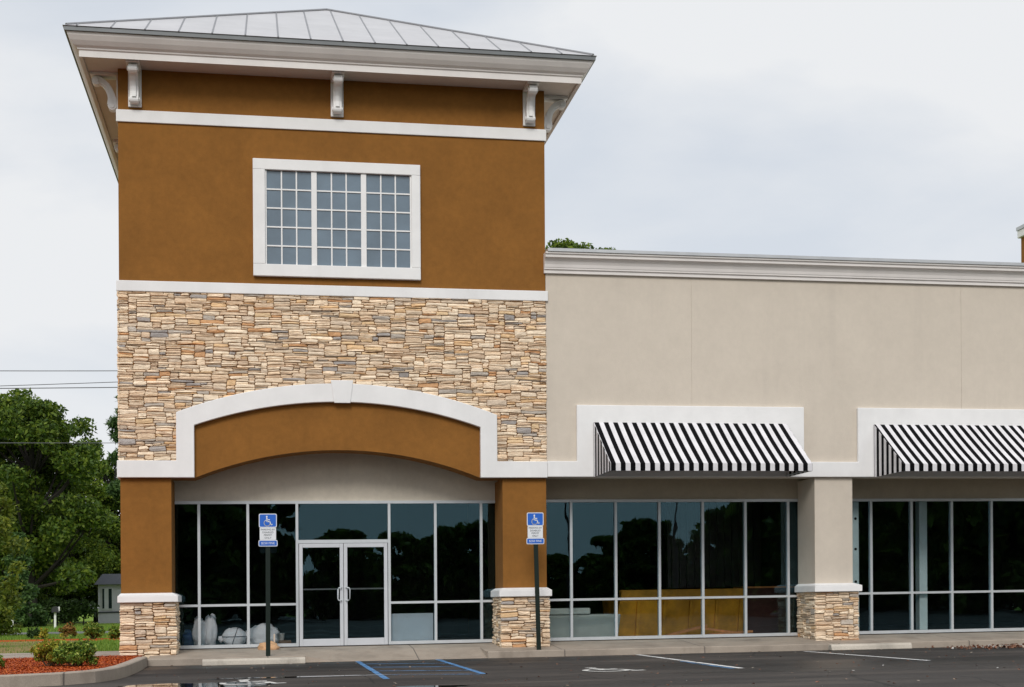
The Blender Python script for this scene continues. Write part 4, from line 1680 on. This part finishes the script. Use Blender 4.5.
copy_thing(tip, 14.15, 60.5, -1.16, 1.004, 2.2, 'rounded treetop above the parapet, in the middle of three', GP)
copy_thing(tip, 15.75, 61, -1.16, 1.0, 4.0, 'smallest treetop above the parapet, farthest from the tower', GP)

# hedge
mb = MB()
rg = random.Random(77)
cl = []
for i in range(60):
    x = -23 + i * .175
    cl.append(((x, 101 + rg.uniform(-.4, .4), -.1 + rg.uniform(-.5, .45)), rg.uniform(.6, .95)))
leaf_cloud(mb, cl, 12000, .17, rg)
hd_ = thing('hedge', 'long dark clipped hedge along the foot of the wood', 'hedge', (-16, 101, -1.16))
part(mb, 'foliage', M['hedge'], hd_)
mb = MB()
for i in range(12):
    mb.tube([(-23.0 + i * .9, 101, -1.16), (-22.9 + i * .9, 101, -.2)], .05, 5)
part(mb, 'stem', M['bark'], hd_)


def shrub(x, y, w, h, zb, mat, label, seed, n=1300, leaf=.045, group=None, flowers=0):
    rg = random.Random(seed)
    t = thing('shrub', label, 'shrub', (x, y, zb), group)
    cl = []
    for _ in range(18):
        a = rg.uniform(0, 6.28)
        rr = w / 2 * rg.random() ** .5 * .8
        f = rg.random()
        cl.append(((x + rr * math.cos(a), y + rr * math.sin(a), zb + h * (.20 + .58 * f) * (1 - .25 * rr / w)), w * rg.uniform(.15, .24)))
    st = MB()
    for (c_, r_) in list(cl):
        st.tube([(x + (c_[0] - x) * .15, y + (c_[1] - y) * .15, zb - .02), (x + (c_[0] - x) * .7, y + (c_[1] - y) * .7, zb + (c_[2] - zb) * .5), c_], [.009 * w / .8, .006, .003], 5)
        # shoots that stick out
        if rg.random() < .6:
            e_ = (c_[0] + rg.uniform(-.1, .1) * w, c_[1] + rg.uniform(-.1, .1) * w, c_[2] + r_ + rg.uniform(.02, .14) * h)
            st.tube([c_, e_], .003, 4)
            cl.append((e_, w * .05))
    mb = MB()
    leaf_cloud(mb, cl, n, leaf, rg, .5)
    part(mb, 'foliage', mat, t)
    part(st, 'stem', M['stem'], t)
    return t


shrub(-3.60, 23.6, .66, .54, -.96, M['shrubyellow'], 'yellow-green shrub in the red mulch, left half of the pair', 1, 4200, .036)
shrub(-3.12, 23.3, .68, .50, -.96, M['shrubgreen'], 'darker green shrub in the red mulch, right half of the pair', 2, 4600, .036)
shrub(-4.50, 23.2, .55, .24, -.96, M['shrubgreen'], 'low green shrub in the red mulch at the left edge of the photo', 3, 2200, .036)
GS = 'small shrubs along the far verge'
shrub(-9.15, 56, .62, .40, -1.15, M['hedge'], 'small dark round shrub on the far verge behind the shrub pair', 4, 2200, .07, GS)
shrub(-7.85, 56, .72, .58, -1.15, M['shrubred'], 'reddish shrub on the far verge above the shrub pair', 5, 2200, .07, GS)
shrub(-6.45, 52.5, .80, .64, -1.12, M['shrubgreen'], 'light green shrub in the far mulch strip below the grey house', 6, 2400, .07, GS)
shrub(-5.55, 52.0, .6, .52, -1.12, M['shrubgreen'], 'green shrub in the far mulch strip half hidden by the stone pier', 7, 1800, .07, GS)
shrub(-8.55, 54.6, .32, .42, -1.12, M['shrubyellow'], 'thin yellow-green shrub beside the dark round shrub on the far verge', 8, 350, .08, GS)

# ================================================================== FAR LEFT OBJECTS
hs = thing('house', 'grey sided house with dark roof half hidden by the brown pier', 'house', (-11.6, 115, -1.16))
b = MB()
b.box(-13.72, -7.5, 115, 124, -1.2, 2.02)
part(b, 'wall', M['siding'], hs)
b = MB()
b.add([(-14.0, 114.6, 2.03), (-7.2, 114.6, 2.03), (-7.2, 124.4, 2.03), (-14.0, 124.4, 2.03), (-13.6, 117, 2.95), (-7.5, 117, 2.95), (-7.5, 122, 2.95), (-13.6, 122, 2.95)],
      [(0, 3, 2, 1), (4, 5, 6, 7), (0, 1, 5, 4), (1, 2, 6, 5), (2, 3, 7, 6), (3, 0, 4, 7)])
part(b, 'roof', M['darkroof'], hs)
b = MB()
b.box(-13.45, -12.55, 114.94, 114.999, -.05, 1.75)
w_ = part(b, 'window', M['trimwhite'], hs)
for (a, c_) in ((-13.38, -13.22), (-12.88, -12.62)):
    b = MB()
    b.box(a, c_, 114.92, 114.939, .05, 1.68)
    part(b, 'pane', M['houseglass'], w_)
b = MB()
b.box(-13.72, -7.5, 114.95, 114.999, -.32, -.20)
part(b, 'trim_board', M['darkroof'], hs)
mbx = thing('mailbox', 'black mailbox on a white post standing on the grass before the hedge', 'mailbox', (-12.75, 85.8, -1.16))
b = MB()
b.box(-12.82, -12.71, 85.7, 85.9, -1.16, -.15)
part(b, 'post', M['mailwhite'], mbx)
b = MB()
b.prism([(-12.93 + .0, -.15), (-12.55, -.15), (-12.55, .08), (-12.62, .18), (-12.74, .22), (-12.86, .18), (-12.93, .08)], 85.5, 86.1)
part(b, 'box', M['mailblack'], mbx)
b = MB()
b.box(-12.54, -12.47, 85.6, 85.7, -.05, .20)
part(b, 'flag', M['mailwhite'], mbx)
mp = thing('marker_post', 'small white marker post by the hedge left of the mailbox', 'post', (-17.6, 99, -1.16))
b = MB()
b.box(-17.72, -17.54, 99, 99.15, -1.16, .05)
part(b, 'post', M['mailwhite'], mp)
b = MB()
b.box(-17.80, -17.46, 98.95, 99.2, .05, .3)
part(b, 'head', M['mailwhite'], mp)

# overhead wires
GL = 'overhead wires at left'
for (z0_, z1_, lab, r_) in ((12.72, 12.81, 'topmost thin overhead wire crossing the sky left of the tower', .022), (11.92, 12.21, 'second overhead wire, rising slightly towards the tower', .02),
                         (11.79, 11.92, 'third overhead wire just above the tree tops', .025), (8.90, 8.93, 'lowest overhead wire passing in front of the trees', .018)):
    mb = MB()
    sl = (z1_ - z0_) / 6.05
    mb.tube([(x, 75, z0_ + sl * (x + 13.9) + min(.0004 * (x + 11) ** 2, .6)) for x in range(-150, 61, 3)], r_, 5)
    tag(mb.build('overhead_wire', M['wire'], grd=True), lab, 'wire', GL)

# ================================================================== BEHIND THE CAMERA (seen only as reflections in the glass)
GB = 'trees across the lot behind the viewer'
LB = 'tree across the parking lot, seen reflected in the shop windows'
big = [(-7.0, -32, .80, 1.0), (-1.5, -38, .66, 1.0), (-14, -36, .8, 1.2), (5.6, -46, .44, 1.0), (9.8, -42, .42, 1.0), (13.0, -44, .42, 1.0), (16.0, -45, .45, 1.0),
       (22.4, -46, .30, 1.0), (26.2, -44, .37, 1.0), (29.2, -44, .46, 1.0), (32.4, -48, .34, 1.1), (35.4, -42, .52, 1.0), (39.5, -40, .80, 1.1), (45, -42, .86, 1.2), (51, -40, .9, 1.3), (58, -38, .95, 1.3), (66, -40, 1.0, 1.2)]
dense = []
for i, (x, y, s, f) in enumerate(big):
    if i < 2:
        dense.append(make_plant(tree_meshes(16, 6.0, 60 + i, 15000, .75, .03, nclump=170), 'broadleaf_tree', LB, 'tree', x, y, M['leafdark'], M['bark'], GB, scale=s))
        continue
    copy_thing(dense[i % 2], x, y, -1.16, s, i * 1.3, LB, GB, f)
mb = MB()
cl = []
rg = random.Random(91)
for i in range(90):
    cl.append(((-30 + i * 1.3, -54 + rg.uniform(-2, 2), rg.uniform(-.7, 1.2)), rg.uniform(1.4, 2.1)))
leaf_cloud(mb, cl, 16000, .6, rg)
tag(mb.build('hedgerow', M['hedge']), 'dense hedgerow along the far side of the parking lot, seen reflected', 'hedge', kind='stuff')
for (x, y) in ((24.2, -20), (17.4, -20)):
    t = thing('lot_lamp', 'tall parking lot lamp behind the viewer, seen reflected in the glass', 'lamp', (x, y, ZA), 'parking lot lamps seen reflected')
    b = MB()
    b.tube([(x, y, ZA), (x, y, 6.6)], [.09, .06], 10)
    part(b, 'pole', M['lamp'], t)
    for sx in (-1, 1):
        b = MB()
        b.box(x + sx * .15 - (.55 if sx < 0 else 0), x + sx * .15 + (.55 if sx > 0 else 0), y - .18, y + .18, 6.45, 6.62)
        part(b, 'lamp_head', M['lamp'], t)

# ================================================================== SKY, SUN, CAMERA
w = bpy.data.worlds.new('World')
scene.world = w
w.use_nodes = True
nt = w.node_tree
nt.nodes.clear()
out = nt.nodes.new('ShaderNodeOutputWorld')
bg = nt.nodes.new('ShaderNodeBackground')
bg.inputs['Strength'].default_value = 0.10
sky = nt.nodes.new('ShaderNodeTexSky')
sky.sky_type = 'NISHITA'
sky.sun_disc = False
SUN_EL, SUN_AZ = 38.0, 196.0          # azimuth clockwise from +Y
sky.sun_elevation = R(SUN_EL)
sky.sun_rotation = R(SUN_AZ)
sky.dust_density = 2.0
tc = nt.nodes.new('ShaderNodeTexCoord')
mp_ = nt.nodes.new('ShaderNodeMapping')
mp_.inputs['Scale'].default_value = (1.0, 1.0, 2.3)
mp_.inputs['Location'].default_value = (2.35, 0.7, 1.55)
nz = nt.nodes.new('ShaderNodeTexNoise')
nz.inputs['Scale'].default_value = 2.6
nz.inputs['Detail'].default_value = 7
nz.inputs['Roughness'].default_value = 0.5
nz.inputs['Distortion'].default_value = 0.25
cov = nt.nodes.new('ShaderNodeValToRGB')
cov.color_ramp.elements[0].position = 0.36
cov.color_ramp.elements[0].color = (0.88, 0.88, 0.88, 1)
cov.color_ramp.elements[1].position = 0.58
cov.color_ramp.elements[1].color = (1, 1, 1, 1)
shade = nt.nodes.new('ShaderNodeValToRGB')
shade.color_ramp.elements[0].position = 0.40
shade.color_ramp.elements[0].color = (6.55, 6.95, 7.5, 1)
shade.color_ramp.elements[1].position = 0.57
shade.color_ramp.elements[1].color = (7.7, 7.85, 8.05, 1)
sep = nt.nodes.new('ShaderNodeSeparateXYZ')
zen = nt.nodes.new('ShaderNodeMath')
zen.operation = 'MULTIPLY_ADD'
zen.inputs[1].default_value = 1.1
zen.inputs[2].default_value = 1.0
zen.use_clamp = False
mxz = nt.nodes.new('ShaderNodeMath')
mxz.operation = 'MAXIMUM'
mxz.inputs[1].default_value = 0.0
sub = nt.nodes.new('ShaderNodeMath')
sub.operation = 'SUBTRACT'
sub.inputs[1].default_value = 0.42
mul = nt.nodes.new('ShaderNodeVectorMath')
mul.operation = 'SCALE'
mix = nt.nodes.new('ShaderNodeMix')
mix.data_type = 'RGBA'
L = nt.links.new
L(tc.outputs['Generated'], mp_.inputs['Vector'])
L(mp_.outputs[0], nz.inputs['Vector'])
L(nz.outputs['Fac'], cov.inputs['Fac'])
L(nz.outputs['Fac'], shade.inputs['Fac'])
L(tc.outputs['Generated'], sep.inputs[0])
L(sep.outputs[2], sub.inputs[0])
L(sub.outputs[0], mxz.inputs[0])
L(mxz.outputs[0], zen.inputs[0])
L(shade.outputs['Color'], mul.inputs[0])
L(zen.outputs[0], mul.inputs['Scale'])
L(cov.outputs['Color'], mix.inputs[0])
L(sky.outputs[0], mix.inputs[6])
L(mul.outputs[0], mix.inputs[7])
L(mix.outputs[2], bg.inputs['Color'])
L(bg.outputs[0], out.inputs[0])

sl = bpy.data.lights.new('sun', 'SUN')
sl.energy = 1.7
sl.angle = R(22)
sl.color = (1.0, 0.965, 0.92)
so_ = bpy.data.objects.new('sun', sl)
col.objects.link(so_)
az_, el_ = R(SUN_AZ), R(SUN_EL)
sd = Vector((math.sin(az_) * math.cos(el_), math.cos(az_) * math.cos(el_), math.sin(el_)))
so_.rotation_euler = (-sd).to_track_quat('-Z', 'Y').to_euler()

cam = bpy.data.cameras.new('camera')
cam.sensor_width = 36
cam.lens = 1345 / 1024 * 36
cam.shift_y = (605 - 343.5) / 1024
cam.clip_start = .1
cam.clip_end = 6000
co = bpy.data.objects.new('camera', cam)
col.objects.link(co)
co.matrix_world = Matrix.Rotation(R(-10.3), 4, 'Z') @ Matrix.Rotation(R(90), 4, 'X') @ Matrix.Rotation(R(-.35), 4, 'Z')
scene.camera = co

for o in list(bpy.data.objects):
    if '_base' in o:
        del o['_base']

scene.view_settings.view_transform = 'Standard'
scene.view_settings.look = 'None'
scene.view_settings.exposure = 0.12
scene.view_settings.gamma = 1
scene.render.engine = 'CYCLES'
cy = scene.cycles
cy.max_bounces = 8
cy.transparent_max_bounces = 16
cy.diffuse_bounces = 3
cy.glossy_bounces = 4
